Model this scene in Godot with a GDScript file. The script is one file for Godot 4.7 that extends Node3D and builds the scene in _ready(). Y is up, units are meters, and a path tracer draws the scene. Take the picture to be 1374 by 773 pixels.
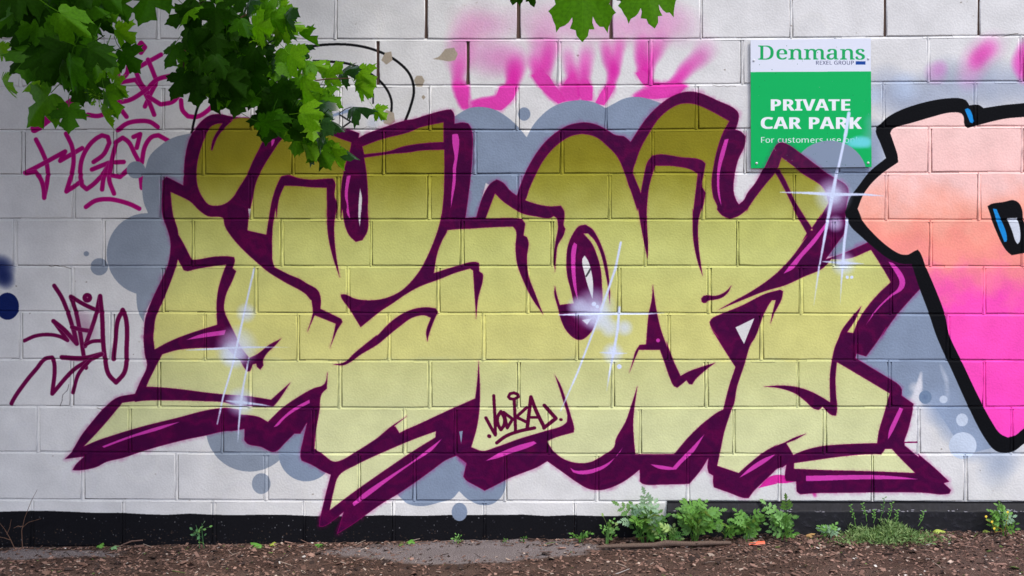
extends Node3D

# ---------------------------------------------------------------- camera model (photo pixels 1374 x 773 -> world)
const CAM_D := 4.86
const CAM_H := 1.276
const CAM_YAW := 0.0163
const FOCAL := 1348.0
const TILE_PPM := 450.0
const CAN_X0 := -3.0
const CAN_Y1 := 2.95
const CAN_W := 6.0
const CAN_H := 3.0

var rng := RandomNumberGenerator.new()
var cam_pos := Vector3(CAM_D * tan(CAM_YAW), CAM_H, CAM_D)

func ray(px: float, py: float) -> Vector3:
	return Vector3((px - 687.0) / FOCAL, -(py - 386.5) / FOCAL, -1.0).rotated(Vector3.UP, CAM_YAW)

func at(px: float, py: float, z: float) -> Vector3:
	var d := ray(px, py)
	return cam_pos + d * ((z - cam_pos.z) / d.z)

func wall(px: float, py: float) -> Vector2:
	var p := at(px, py, 0.0)
	return Vector2(p.x, p.y)

# ---------------------------------------------------------------- small helpers
func tag(o: Node, label := "", category := "", group := "", kind := "") -> void:
	if label: o.set_meta("label", label)
	if category: o.set_meta("category", category)
	if group: o.set_meta("group", group)
	if kind: o.set_meta("kind", kind)

func numbered(called: String, parent: Node) -> String:
	if not parent.has_node(NodePath(called)): return called
	var n := 1
	while parent.has_node(NodePath("%s_%03d" % [called, n])): n += 1
	return "%s_%03d" % [called, n]

var counts := {}
func named(called: String, parent: Node) -> String:
	var key := str(parent.get_instance_id()) + called
	var n: int = counts.get(key, 0)
	counts[key] = n + 1
	return called if n == 0 else "%s_%03d" % [called, n]

func thing(called: String, where: Vector3, label: String, category: String, group := "") -> Node3D:
	var o := Node3D.new()
	o.name = named(called, self)
	add_child(o, true)
	o.position = where
	tag(o, label, category, group)
	return o

func put(called: String, mesh: Mesh, mat: Material, parent: Node) -> MeshInstance3D:
	var o := MeshInstance3D.new()
	o.name = named(called, parent)
	o.mesh = mesh
	if mat: o.material_override = mat
	parent.add_child(o, true)
	return o

func mat(c: Color, rough := 0.8, spec := 0.4) -> StandardMaterial3D:
	var m := StandardMaterial3D.new()
	m.albedo_color = c
	m.roughness = rough
	m.metallic_specular = spec
	return m

func c8(r: int, g: int, b: int, a := 1.0) -> Color:
	return Color(r / 255.0, g / 255.0, b / 255.0, a)

class MB:
	var v := PackedVector3Array()
	var n := PackedVector3Array()
	var u := PackedVector2Array()
	var c := PackedColorArray()
	var i := PackedInt32Array()
	func vert(p: Vector3, nn: Vector3, uv := Vector2.ZERO, col := Color.WHITE) -> int:
		v.append(p); n.append(nn); u.append(uv); c.append(col)
		return v.size() - 1
	func tri(a: int, b: int, d: int) -> void:
		var g := (v[b] - v[a]).cross(v[d] - v[a])
		if g.dot(n[a] + n[b] + n[d]) > 0.0: i.append_array([a, d, b])
		else: i.append_array([a, b, d])
	func quad(a: int, b: int, d: int, e: int) -> void:
		tri(a, b, d); tri(a, d, e)
	func flat(p: Array, nn: Vector3, col := Color.WHITE) -> void:
		var base := v.size()
		for q in p: vert(q, nn, Vector2(q.x, q.y), col)
		for k in range(1, p.size() - 1): tri(base, base + k, base + k + 1)
	func box(a: Vector3, b: Vector3, col := Color.WHITE) -> void:
		flat([Vector3(a.x, a.y, b.z), Vector3(b.x, a.y, b.z), b, Vector3(a.x, b.y, b.z)], Vector3.BACK, col)
		flat([a, Vector3(b.x, a.y, a.z), Vector3(b.x, b.y, a.z), Vector3(a.x, b.y, a.z)], Vector3.FORWARD, col)
		flat([a, Vector3(a.x, b.y, a.z), Vector3(a.x, b.y, b.z), Vector3(a.x, a.y, b.z)], Vector3.LEFT, col)
		flat([Vector3(b.x, a.y, a.z), Vector3(b.x, b.y, a.z), b, Vector3(b.x, a.y, b.z)], Vector3.RIGHT, col)
		flat([Vector3(a.x, b.y, a.z), Vector3(b.x, b.y, a.z), b, Vector3(a.x, b.y, b.z)], Vector3.UP, col)
		flat([a, Vector3(b.x, a.y, a.z), Vector3(b.x, a.y, b.z), Vector3(a.x, a.y, b.z)], Vector3.DOWN, col)
	func tube(path: Array, radii: Array, sides := 6, bump := 0.0, col := Color.WHITE) -> void:
		var rows := []
		var side := Vector3.ZERO
		var run := 0.0
		for k in path.size():
			var d: Vector3 = (path[mini(k + 1, path.size() - 1)] - path[maxi(k - 1, 0)]).normalized()
			if side == Vector3.ZERO: side = d.cross(Vector3.UP if absf(d.y) < 0.9 else Vector3.RIGHT).normalized()
			side = (side - d * side.dot(d)).normalized()
			var up := d.cross(side)
			if k > 0: run += path[k].distance_to(path[k - 1])
			var row := []
			for q in sides + 1:
				var t := TAU * (q % sides) / sides
				var nn := side * cos(t) + up * sin(t)
				var r: float = radii[k] * (1.0 + bump * sin(k * 7.3 + (q % sides) * 3.1))
				row.append(vert(path[k] + nn * r, nn, Vector2(float(q) / sides, run * 8.0), col))
			rows.append(row)
		for k in path.size() - 1:
			for q in sides: quad(rows[k][q], rows[k][q + 1], rows[k + 1][q + 1], rows[k + 1][q])
		for e in [0, path.size() - 1]:
			var d: Vector3 = (path[1] - path[0]).normalized() * -1.0 if e == 0 else (path[e] - path[e - 1]).normalized()
			var hub := vert(path[e], d, Vector2.ZERO, col)
			var first := v.size()
			for q in sides: vert(v[rows[e][q]], d, Vector2.ZERO, col)
			for q in sides: tri(hub, first + q, first + (q + 1) % sides)
	func mesh() -> ArrayMesh:
		var a := []
		a.resize(Mesh.ARRAY_MAX)
		a[Mesh.ARRAY_VERTEX] = v; a[Mesh.ARRAY_NORMAL] = n; a[Mesh.ARRAY_TEX_UV] = u; a[Mesh.ARRAY_COLOR] = c; a[Mesh.ARRAY_INDEX] = i
		var m := ArrayMesh.new()
		m.add_surface_from_arrays(Mesh.PRIMITIVE_TRIANGLES, a)
		return m

# ---------------------------------------------------------------- spray-paint engine: shapes traced in photo pixels, painted in wall metres
var img: Image
var can_o := Vector2.ZERO
var can_s := 900.0
var dabs := {}
var wander := FastNoiseLite.new()

func cp(px: float, py: float) -> Vector2:
	var p := wall(px, py)
	return Vector2(p.x - can_o.x, can_o.y - p.y) * can_s

func unit() -> float:            # canvas pixels per photo pixel
	return can_s / 277.4

func smooth(flat: Array, closed := true) -> PackedVector2Array:
	var p := []
	for k in range(0, flat.size(), 2):
		var q := cp(flat[k], flat[k + 1])
		if p.is_empty() or p[-1].distance_to(q) > 0.6 * unit(): p.append(q)
	var n := p.size()
	var tan_in := []
	var tan_out := []
	for k in n:
		var a: Vector2 = (p[k] - p[(k + n - 1) % n]).normalized()
		var b: Vector2 = (p[(k + 1) % n] - p[k]).normalized()
		if not closed and k == 0: a = b
		if not closed and k == n - 1: b = a
		if absf(a.angle_to(b)) > 0.72:
			tan_in.append(a); tan_out.append(b)
		else:
			var t := (a + b).normalized()
			tan_in.append(t); tan_out.append(t)
	var out := PackedVector2Array()
	for k in (n if closed else n - 1):
		var a: Vector2 = p[k]
		var b: Vector2 = p[(k + 1) % n]
		var l := a.distance_to(b)
		var ta: Vector2 = tan_out[k] * l
		var tb: Vector2 = tan_in[(k + 1) % n] * l
		var steps := clampi(int(l / (3.0 * unit())), 1, 9)
		for j in steps:
			var t := float(j) / steps
			out.append(a * (2 * t * t * t - 3 * t * t + 1) + ta * (t * t * t - 2 * t * t + t) + b * (-2 * t * t * t + 3 * t * t) + tb * (t * t * t - t * t))
	if not closed: out.append(p[n - 1])
	return out

func ramp(stops: Array, y: float) -> Color:
	for k in range(1, stops.size()):
		if y < stops[k][0]:
			return stops[k - 1][1].lerp(stops[k][1], clampf((y - stops[k - 1][0]) / (stops[k][0] - stops[k - 1][0]), 0.0, 1.0))
	return stops[-1][1]

func fill_rings(rings: Array, paint, wobble := 9.0, holes := false) -> void:   # non-zero winding, scanline by scanline; with holes, rings that run the other way are cut out
	var h := img.get_height()
	var rows := {}
	for r in rings:
		var n: int = r.size()
		var sgn := 1
		if holes:
			var area := 0.0
			for k in n: area += r[k].cross(r[(k + 1) % n])
			sgn = (-1 if area > 0.0 else 1) * (-1 if Geometry2D.is_polygon_clockwise(r) else 1)
		for k in n:
			var a: Vector2 = r[k]
			var b: Vector2 = r[(k + 1) % n]
			var w := 1
			if a.y > b.y:
				var s := a; a = b; b = s; w = -1
			var y0 := maxi(0, int(ceil(a.y - 0.5)))
			var y1 := mini(h - 1, int(ceil(b.y - 0.5)) - 1)
			for y in range(y0, y1 + 1):
				var x := a.x + (b.x - a.x) * (y + 0.5 - a.y) / (b.y - a.y)
				if not rows.has(y): rows[y] = []
				rows[y].append([x, w * sgn])
	var is_ramp: bool = paint is Array
	for y in rows:
		var xs: Array = rows[y]
		xs.sort_custom(func(a, b): return a[0] < b[0])
		var wind := 0
		for k in xs.size() - 1:
			wind += xs[k][1]
			if wind == 0 or (holes and wind < 0): continue
			var x0 := int(round(xs[k][0]))
			var x1 := int(round(xs[k + 1][0]))
			if x1 <= x0: continue
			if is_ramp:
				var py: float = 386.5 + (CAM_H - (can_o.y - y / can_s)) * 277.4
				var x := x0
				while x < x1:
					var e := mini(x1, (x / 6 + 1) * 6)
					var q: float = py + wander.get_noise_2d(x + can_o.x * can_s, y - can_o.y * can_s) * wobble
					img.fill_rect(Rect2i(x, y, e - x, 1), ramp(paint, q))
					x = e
			else:
				img.fill_rect(Rect2i(x0, y, x1 - x0, 1), paint)

func faces(yellow: Array, strokes: Array, paint: Array, edge: Color, w := 0.6) -> void:
	# what is left of the faces between the strokes, with a thin rim of the stroke colour along every edge
	var rings := []
	for y in yellow: rings.append(smooth(y))
	for k in rings.size():
		if Geometry2D.is_polygon_clockwise(rings[k]): rings[k].reverse()
	for s in strokes:
		var cut := smooth(s)
		if Geometry2D.is_polygon_clockwise(cut): cut.reverse()
		var left := []
		var inner := []
		for r in rings:
			if Geometry2D.is_polygon_clockwise(r): inner.append(r)
			else: left.append_array(Geometry2D.clip_polygons(r, cut))
		for r in inner: left.append(r)
		rings = left
	for r in rings:
		var loop: PackedVector2Array = r.duplicate()
		loop.append(r[0])
		fill_rings(Geometry2D.offset_polyline(loop, w * unit()), edge)
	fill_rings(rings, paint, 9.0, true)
	for r in rings: dust(r, 2.6, Color(edge, 0.055), 1.6)

func blob(flat: Array, paint, wobble := 9.0) -> void:
	fill_rings([smooth(flat)], paint, wobble)

func dust(loop: PackedVector2Array, r: float, col: Color, step: float) -> void:   # overspray along an edge
	var run := 0.0
	for k in loop.size():
		var a := loop[k]
		var b := loop[(k + 1) % loop.size()]
		var l := a.distance_to(b)
		while run < l:
			var q := a.lerp(b, run / l) + Vector2(rng.randf_range(-1.5, 1.5), rng.randf_range(-1.5, 1.5)) * unit()
			puff(q, maxi(3, int(r * unit() * [0.6, 0.8, 1.0, 1.3][rng.randi() % 4])), col)
			run += step * unit()
		run -= l

func edged(flat: Array, inner, edge: Color, w := 0.8) -> void:   # a sprayed shape with the thinner paint of its rim
	var s := smooth(flat)
	fill_rings([s], edge)
	fill_rings(Geometry2D.offset_polygon(s, -w * unit()), inner, 55.0)

func line(flat: Array, width: float, paint: Color, edge = null) -> void:
	var s := smooth(flat, false)
	if edge != null: fill_rings(Geometry2D.offset_polyline(s, (width * 0.5 + 0.45) * unit(), Geometry2D.JOIN_ROUND, Geometry2D.END_ROUND), edge)
	fill_rings(Geometry2D.offset_polyline(s, width * 0.5 * unit(), Geometry2D.JOIN_ROUND, Geometry2D.END_ROUND), paint)

func oval(px: float, py: float, rx: float, ry: float, paint) -> void:
	var f := PackedVector2Array()
	for k in 40: f.append(cp(px + rx * cos(TAU * k / 40), py + ry * sin(TAU * k / 40)))
	fill_rings([f], paint)

func dab(px: float, py: float, r: float, col: Color) -> void:    # one soft puff of a spray can
	puff(cp(px, py), maxi(2, int(round(r * unit()))), col)

func puff(p: Vector2, rr: int, col: Color) -> void:
	if rr > 12: rr = rr / 4 * 4
	var key := "%d %s" % [rr, col.to_html()]
	if not dabs.has(key):
		var d := Image.create(rr * 2 + 1, rr * 2 + 1, false, Image.FORMAT_RGBA8)
		for y in rr * 2 + 1:
			for x in rr * 2 + 1:
				var q := Vector2(x - rr, y - rr).length() / rr
				if q < 1.0: d.set_pixel(x, y, Color(col, col.a * pow(1.0 - q * q, 1.6)))
		dabs[key] = d
	var im: Image = dabs[key]
	img.blend_rect(im, Rect2i(0, 0, im.get_width(), im.get_height()), Vector2i(int(p.x) - rr, int(p.y) - rr))

func spray(pts: Array, col: Color, step := 0.3) -> void:         # [x, y, radius, strength] ...
	for k in pts.size() - 1:
		var a: Array = pts[k]
		var b: Array = pts[k + 1]
		var l := Vector2(a[0], a[1]).distance_to(Vector2(b[0], b[1]))
		var n := maxi(1, int(l / maxf(0.7, step * minf(a[2], b[2]))))
		for j in n:
			var t := float(j) / n
			var s: float = snappedf(lerpf(a[3], b[3], t), 0.02)
			dab(lerpf(a[0], b[0], t), lerpf(a[1], b[1], t), snappedf(lerpf(a[2], b[2], t), 0.25), Color(col, col.a * s))

const WHITE := Color(0.86, 0.855, 0.85)
var PURPLE := c8(62, 3, 54)
var PLUM: Array = []
var RIM := c8(124, 8, 82)
var GREYBLUE := c8(132, 146, 167)
var GREYLEFT := c8(140, 150, 164)
var HOTPINK := c8(205, 62, 168)
var PUFF := c8(228, 52, 168)
var STAR := c8(214, 224, 250)
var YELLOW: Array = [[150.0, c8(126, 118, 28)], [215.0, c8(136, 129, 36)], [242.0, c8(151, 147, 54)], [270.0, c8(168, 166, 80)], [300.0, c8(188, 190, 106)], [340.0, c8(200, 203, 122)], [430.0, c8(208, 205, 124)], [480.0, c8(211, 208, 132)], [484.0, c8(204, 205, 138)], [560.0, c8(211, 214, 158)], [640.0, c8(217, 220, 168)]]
var PEACH: Array = [[140.0, c8(250, 208, 200)], [240.0, c8(249, 200, 192)], [290.0, c8(250, 172, 152)], [320.0, c8(250, 155, 138)], [346.0, c8(248, 148, 140)], [372.0, c8(250, 122, 158)], [412.0, c8(255, 84, 184)], [600.0, c8(255, 74, 190)]]

func paint_letters() -> void:
	# blue-grey clouds behind the letters
	blob([195.3, 225.2, 200.9, 209.6, 214.3, 196.1, 232.2, 184.9, 256.9, 178.7, 254.6, 254.3, 223.3, 245.4, 228.1, 338.2, 222.5, 369.6, 206.9, 396.4, 193.4, 424.4, 193, 433, 186, 420, 183, 400, 190, 330, 198.7, 288.4, 193.1, 272.2, 190.8, 254.3, 191.9, 237.5], GREYLEFT)
	blob([527.6, 658.5, 534.3, 664.8, 545.5, 675.3, 565.7, 679.3, 590.3, 674.2, 606, 669.7, 616, 659.2, 628.4, 671.3, 616.1, 659.7, 629.1, 670.9, 647, 678.1, 662.7, 675.4, 673.9, 664.6, 678.8, 648.5, 667.2, 617.2, 613.4, 606, 612.7, 604.8], GREYBLUE)
	blob([607.2, 158.1, 619.5, 150.2, 629.6, 145.1, 645.2, 143.5, 663.1, 146.9, 678.8, 155.8, 694.5, 169.3, 706.8, 184.3, 714.6, 169.3, 725.8, 155.8, 741.5, 143.5, 759.4, 136.8, 780, 134.3, 783.4, 134.6, 799.1, 138, 812.5, 145.1, 823.7, 139.1, 837.2, 132.4, 852.8, 129.9, 866.3, 131.7, 888.7, 139.1, 881.9, 177.2, 846.1, 199.6, 814.8, 183.9, 770, 177.2, 741.5, 193.9, 696.7, 272.2, 651.9, 245.4, 638.5, 296.9, 622.8, 296.9, 613.9, 187.2], GREYBLUE)
	oval(197, 341, 54, 55, GREYLEFT)
	oval(335, 575, 59, 58, GREYLEFT)
	oval(410.7, 608, 37, 38, GREYBLUE)
	oval(182.5, 228, 12.5, 11.5, GREYLEFT)
	oval(133, 358, 11.8, 11.6, GREYLEFT)
	oval(115.7, 340.5, 3.6, 3.4, GREYLEFT)
	oval(350.5, 649, 12.5, 14, GREYLEFT)
	oval(616.5, 687, 10.5, 12.2, GREYBLUE)
	oval(703.4, 153, 8.3, 9, GREYBLUE)
	oval(1112, 236, 50, 47, GREYBLUE)
	blob([1017, 655.2, 1034.9, 638.9, 1052.8, 638, 1053.4, 638, 1069.1, 645.8, 1053.4, 648.5, 1040, 648.5, 1043.9, 649], c8(216, 44, 156))
	spray([[1092, 660, 5, 0.9], [1094, 667, 4, 0.5]], Color(0.85, 0.2, 0.62, 0.5))
	# outline and block shadow, then the yellow faces
	var sil: Array = [86.7, 616.1, 94.6, 607.8, 109.1, 584.3, 124.8, 564.2, 140.4, 546.3, 157.2, 533.3, 180.7, 528.4, 187.5, 512.7, 196.9, 490.3, 194.2, 476.9, 191.9, 450, 192.3, 453.1, 194.6, 427.8, 202.4, 405.4, 216.9, 374, 225.9, 351.6, 228.1, 338.2, 228.1, 322.5, 221.4, 300.1, 218.4, 293.1, 217.7, 242, 223.3, 237.1, 234.5, 242.7, 245.7, 248.5, 246.8, 227.5, 248.4, 209.6, 254.6, 184.9, 261.3, 173.7, 270.3, 162.5, 281.5, 154.7, 294.9, 152.9, 308.4, 155.8, 325, 158, 350, 160, 380, 160, 410, 163, 440, 168, 455.5, 173.3, 466.7, 173.3, 482.4, 178.7, 481.3, 184.9, 489.1, 180.4, 511.5, 171.9, 550, 160.3, 551.2, 160.3, 573.6, 153.6, 598.2, 147.3, 604.9, 146.6, 609, 151.3, 609.9, 165.9, 620.6, 164.1, 628.4, 165.4, 632.9, 173.7, 633.8, 209.6, 631.8, 236.4, 628.4, 265.5, 624.6, 293.1, 624.9, 292.3, 639.5, 291.2, 638.5, 293.1, 643, 276.7, 649.7, 258.8, 658.7, 245.4, 666.5, 240.7, 674.3, 244.3, 685.5, 256.6, 693.4, 262.2, 696.7, 252.1, 705.7, 229.7, 716.9, 209.6, 730.3, 191.6, 748.2, 176, 763.9, 167.5, 780, 164.3, 783.4, 164, 796.9, 166, 812.5, 172.7, 826, 181.2, 837.2, 182.8, 846.1, 190.1, 857.3, 172.7, 868.5, 157, 884.2, 141.3, 899.8, 130.1, 915.5, 123.9, 931.2, 122.8, 942.4, 125.7, 962.5, 134.6, 987.2, 146.9, 991.2, 152.5, 990.5, 163.7, 987.2, 173.8, 993.9, 176, 1000.6, 182.8, 999.5, 195.1, 990.5, 215.2, 986, 235.4, 984.5, 255.5, 988.3, 269, 991.6, 274.1, 998.4, 267.8, 1002.2, 259.9, 1013.4, 245.4, 1024.6, 225.2, 1035.8, 202.8, 1041.4, 193.9, 1047, 191.4, 1056, 193.9, 1073.9, 206.2, 1096.3, 223, 1116.4, 236.4, 1136.6, 249.8, 1138.8, 256.6, 1136.6, 272.2, 1134.3, 293.1, 1133.9, 311.3, 1124.9, 324.8, 1113.7, 340.4, 1108.1, 347.8, 1133.9, 338.7, 1149.6, 331.9, 1165.2, 324.8, 1178.7, 332.6, 1203.3, 344.9, 1232.4, 353.9, 1239.1, 383, 1216.7, 407.6, 1203.3, 423.3, 1182, 453.1, 1189.2, 440, 1176.9, 459, 1162.3, 478.5, 1156.7, 476.9, 1150, 474.7, 1148.2, 480.3, 1170.1, 493.7, 1192.5, 507.2, 1206, 516.1, 1210.4, 522.8, 1210, 530.7, 1226.1, 541.9, 1223.9, 556.4, 1218.3, 578.8, 1213.8, 592.2, 1214.3, 597.8, 1232.8, 613.1, 1232.5, 609.3, 1254.9, 628.4, 1274, 646.3, 1266.6, 648.5, 1276.2, 657.5, 1274, 662.6, 1263.9, 663.7, 1241.5, 661.5, 1196.7, 660.8, 1129.6, 661.5, 1096, 661.9, 1073.6, 663.5, 1068.7, 659.7, 1068, 646.3, 1054.6, 645.8, 1053, 641.8, 1054.8, 623.9, 1050.1, 627.2, 1043.9, 628.8, 1034.9, 636.9, 1021.5, 649.6, 1010.3, 660.8, 1004.7, 668.7, 999.1, 668.7, 976.7, 660.8, 957.7, 654.1, 956.6, 646.3, 957, 638.4, 951, 635.1, 949.2, 628.4, 950.3, 615.4, 940.9, 630.6, 925.2, 649.6, 891.6, 650.3, 861.4, 649, 858.5, 646.3, 858.1, 630.6, 846.9, 639.6, 833.4, 648.5, 820, 654.6, 823.9, 653.4, 806, 657.9, 790.3, 656.3, 772.4, 646.3, 756.7, 635.1, 745.5, 627.2, 734.3, 619.2, 720.9, 627.2, 700.7, 635.1, 682.8, 642.2, 667.2, 650.3, 650.4, 658.6, 638.1, 651.9, 624.6, 644, 621.7, 639.6, 623.5, 630.6, 625.7, 621.6, 613.4, 612.2, 626.1, 623.8, 612.7, 611.7, 599.3, 617.1, 579.1, 631.6, 559, 646.2, 534.3, 663, 511.9, 676.4, 489.6, 692.1, 473.9, 703.3, 451.9, 716.7, 456, 704.4, 459.3, 692.1, 460.9, 687.2, 449.3, 697, 433.6, 706.6, 428, 706.6, 429.1, 696.6, 433.6, 676.4, 439.2, 654, 443.7, 637.2, 433.6, 632.8, 417.9, 623.8, 404.5, 618.2, 402.7, 611.5, 406.7, 589.1, 411.6, 567.8, 402.9, 582.1, 395.1, 582.1, 381.6, 595.5, 372.7, 604.5, 366, 606.7, 350.3, 600, 331.3, 595.5, 327.5, 591, 327.9, 575.8, 310, 578.7, 303.9, 578.7, 272.5, 585.4, 250.1, 589.9, 223.3, 596.6, 191.9, 605.6, 165.1, 614.6, 142.7, 620.1, 129, 627, 105, 631.5, 97, 631, 101, 624, 112, 613]
	dust(smooth(sil), 5.0, Color(0.62, 0.05, 0.42, 0.10), 2.4)
	edged(sil, PLUM, RIM)
	var yellow := []
	var strokes := []
	yellow.append([228.9, 257.7, 255.7, 271.1, 265.8, 281.2, 269.6, 284.5, 278.5, 290.1, 298.7, 292.3, 314.3, 309.1, 332.2, 308, 334.5, 281.1, 333.5, 293.1, 339.1, 265.5, 344.7, 242, 368.2, 200.6, 377.2, 188.3, 399.6, 172.6, 426.4, 172.6, 453.3, 184.9, 471.2, 191.2, 470.1, 198.4, 462.2, 225.2, 457.8, 249.8, 457.3, 293.1, 459.3, 281.1, 462.6, 302.4, 468.2, 315.8, 477.2, 324.8, 486.1, 322.5, 492.8, 311.3, 494, 281.1, 493.6, 293.1, 493.6, 254.3, 491.3, 227.5, 488.7, 211.8, 522.7, 206.9, 550, 204.6, 562.4, 202.4, 596, 201, 596, 231.9, 594.9, 265.5, 591.9, 293.1, 592.5, 286.7, 591.3, 293.4, 599.2, 308.7, 620.4, 307.3, 650, 305.7, 640, 305.7, 649, 302.4, 652.8, 293.4, 651.9, 293.1, 658.7, 274.5, 664.3, 259.9, 674.3, 270, 687.8, 279.4, 704.6, 268.9, 710.1, 254.3, 719.1, 234.2, 730.3, 214, 746, 196.1, 763.9, 183.8, 780, 180, 783.4, 180.1, 799.1, 183.9, 814.8, 196.2, 828.2, 210.7, 838.3, 233.1, 846.1, 255.5, 857.3, 271.2, 859.6, 258.9, 855.1, 246.6, 849.5, 232, 854, 215.2, 859.6, 199.6, 870.7, 179.4, 884.2, 159.3, 899.8, 145.8, 913.3, 139.6, 931.2, 139.6, 942.4, 143.6, 960.3, 152.5, 978.2, 162.6, 969.3, 179.4, 962.5, 199.6, 957.6, 221.9, 954.7, 244.3, 956.9, 264.5, 962.5, 279, 961.8, 281.1, 968.5, 289, 979.7, 293.9, 990.9, 290.1, 1004.3, 280, 1000, 285.7, 1013.4, 265.5, 1029.1, 245.4, 1040.3, 231.9, 1048.1, 211.8, 1078.4, 234.2, 1105.2, 253.2, 1111.9, 272.2, 1099.6, 293.1, 1102.5, 286.7, 1089.1, 305.7, 1104.8, 347.2, 1138.4, 347.2, 1168.6, 335.5, 1182, 356.1, 1195.4, 378.5, 1180.9, 391.9, 1165.2, 409.8, 1151.8, 430, 1145.1, 446.8, 1137.2, 445.7, 1154, 416.6, 1142.8, 425.5, 1125.4, 457.9, 1122.7, 485.9, 1156.7, 506, 1193.7, 528, 1190.3, 540.7, 1185.8, 556.4, 1179.1, 578.8, 1176.9, 594.5, 1134.3, 596, 1100.7, 599, 1078.4, 604.6, 1064.9, 610.6, 1053.7, 593.4, 1040, 598.8, 1043.9, 595.9, 1026, 606, 1005.8, 621.6, 991.3, 634.6, 962.6, 625, 966.6, 606, 972.2, 579.1, 980.1, 554.5, 981.6, 549.7, 970.4, 549.7, 949.1, 563.1, 926.7, 583.3, 904.3, 609.5, 852.8, 609.5, 851, 592.2, 849.9, 565.4, 855.5, 517.2, 847.2, 543, 839.4, 565.4, 826, 590, 823.9, 599.7, 808.2, 611.6, 792.5, 619.9, 774.6, 621.2, 756.7, 616, 743.3, 606, 734.3, 592.5, 743.3, 588.1, 770.1, 580.2, 770.6, 575.4, 766.1, 557.5, 760.5, 539.6, 751.6, 514.9, 744.2, 502.6, 750.4, 521.6, 756, 539.6, 761, 557.5, 760.5, 566.4, 754.9, 570.9, 730.3, 578.7, 696.7, 588.8, 665.4, 600, 647.5, 605.1, 632.5, 600, 639.6, 575.4, 643.4, 550.7, 644.1, 517.2, 642.3, 483.6, 639.6, 517.2, 637.4, 534.6, 596, 553, 562.4, 568.7, 540, 578.7, 536.1, 581, 530.5, 572, 511.5, 584.3, 480.1, 604.5, 453.3, 619, 446.6, 619, 435.4, 611.2, 421.9, 602.2, 423.1, 584.3, 428.7, 550.7, 432, 528.4, 438.7, 521.6, 439.8, 498.1, 435.4, 514.9, 432, 517.6, 421.9, 520.5, 399.6, 532.8, 377.2, 548.5, 359.3, 566, 348.1, 559.7, 334.6, 557, 323.4, 556.3, 320, 549.6, 303.9, 547.4, 281.5, 549.6, 236.7, 560.8, 187.5, 573.1, 147.2, 585.4, 129.3, 591.5, 112.5, 598.9, 124.8, 586.6, 144.9, 564.2, 164, 540.7, 180.7, 538.4, 191.9, 537.8, 196.4, 519, 207.6, 494.8, 217.7, 475.7, 207.6, 469, 205.8, 450, 206.4, 445.7, 209.1, 425.5, 216.9, 407.6, 228.1, 380.7, 236, 358.4, 238.7, 348.3, 238.7, 309.1, 233.7, 293.4, 232.7, 290.1])
	yellow.append([274.8, 184.9, 269.2, 200.6, 264.7, 220.7, 264, 240.9, 266.9, 254.3, 272.5, 265.5, 280.4, 274.5, 290.4, 276, 301.6, 273.4, 312.8, 264.4, 319, 254.3, 330.1, 236.4, 339.1, 216.3, 348.1, 198.4, 354.8, 183.8, 358.1, 173.7, 352.5, 162.5, 323.4, 158.1, 310, 161.4, 303.9, 166.6, 294.9, 165.7, 282.6, 170.4])
	yellow.append([486.4, 196.6, 511.5, 187.2, 550, 177.1, 562.4, 171.5, 594.9, 164.3, 595.1, 190.5, 573.6, 191.6, 540, 196.6, 522.7, 202.4, 488.7, 206.9])
	yellow.append([584.7, 579, 584, 586.9, 556.7, 603.7, 511.9, 633.9, 473.9, 660.7, 442.5, 684.3, 447.5, 660.7, 454.9, 638.4, 478.4, 623.8, 511.9, 608.1, 556.7, 589.1])
	yellow.append([1065.3, 628.8, 1065.7, 621.6, 1096, 617.2, 1129.6, 612.7, 1165.4, 610, 1183.3, 610, 1187.8, 602.6, 1196.7, 602.6, 1210.1, 617.2, 1227.6, 634.6, 1196.7, 633.3, 1151.9, 631.7, 1107.2, 630.6])
	yellow.append([348.4, 333.1, 355.7, 332.6, 355.3, 339.3])
	# taper of the first stroke, then the purple strokes over the yellow
	strokes.append([300.5, 162.5, 312.8, 161.4, 301.6, 171.5, 291.6, 184.9, 284.8, 202.2, 282.8, 201, 284.8, 189.4, 292.7, 173.7])
	strokes.append([227, 328.1, 233.7, 320.3, 238.7, 313.6, 247.2, 328.1, 257.2, 348.3, 262.8, 348.3, 287.5, 344.3, 305.4, 343.8, 314.3, 344.9, 315.4, 349.9, 312.1, 359.5, 317, 364, 312.1, 376.3, 303.1, 396.4, 300.9, 416.6, 307.6, 432.2, 315.4, 447.9, 323.4, 465.7, 334.6, 480.2, 345.8, 474.6, 361.5, 462.3, 377.8, 454, 369.3, 463.9, 358.1, 474.6, 352.5, 483.6, 353.7, 490.3, 349.2, 496.3, 344.7, 492.5, 343.6, 488.1, 339.1, 489.2, 335.7, 498.1, 331.3, 498.8, 326.8, 492.5, 322.3, 484.7, 314.5, 476.9, 303.9, 466.8, 259.1, 467.5, 236.7, 470.1, 217.7, 475.7, 207.6, 479.1, 200.9, 472.4, 205.8, 469.7, 223.3, 460.1, 241.2, 452.2, 269.6, 442.3, 291.3, 435.6, 290.1, 414.3, 291.9, 391.9, 296.4, 374, 303.1, 355, 269.6, 359.9, 258.4, 362.4, 251.6, 364.2, 246, 362.8, 238.7, 348.3, 236, 358.4, 229.3, 347.2])
	strokes.append([180.7, 527.2, 191.9, 519.4, 196.4, 519, 236.7, 521.6, 281.5, 527.2, 308.4, 529.7, 314.5, 530.1, 334.6, 531.7, 363.7, 536.2, 374.9, 526.1, 390.1, 512.9, 377.2, 532.8, 370.4, 541.8, 366, 546.3, 354.8, 546.7, 332.4, 545.1, 310, 542.9, 303.9, 540.7, 270.3, 538.4, 236.7, 537.5, 191.9, 538, 180.7, 539.6])
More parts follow.
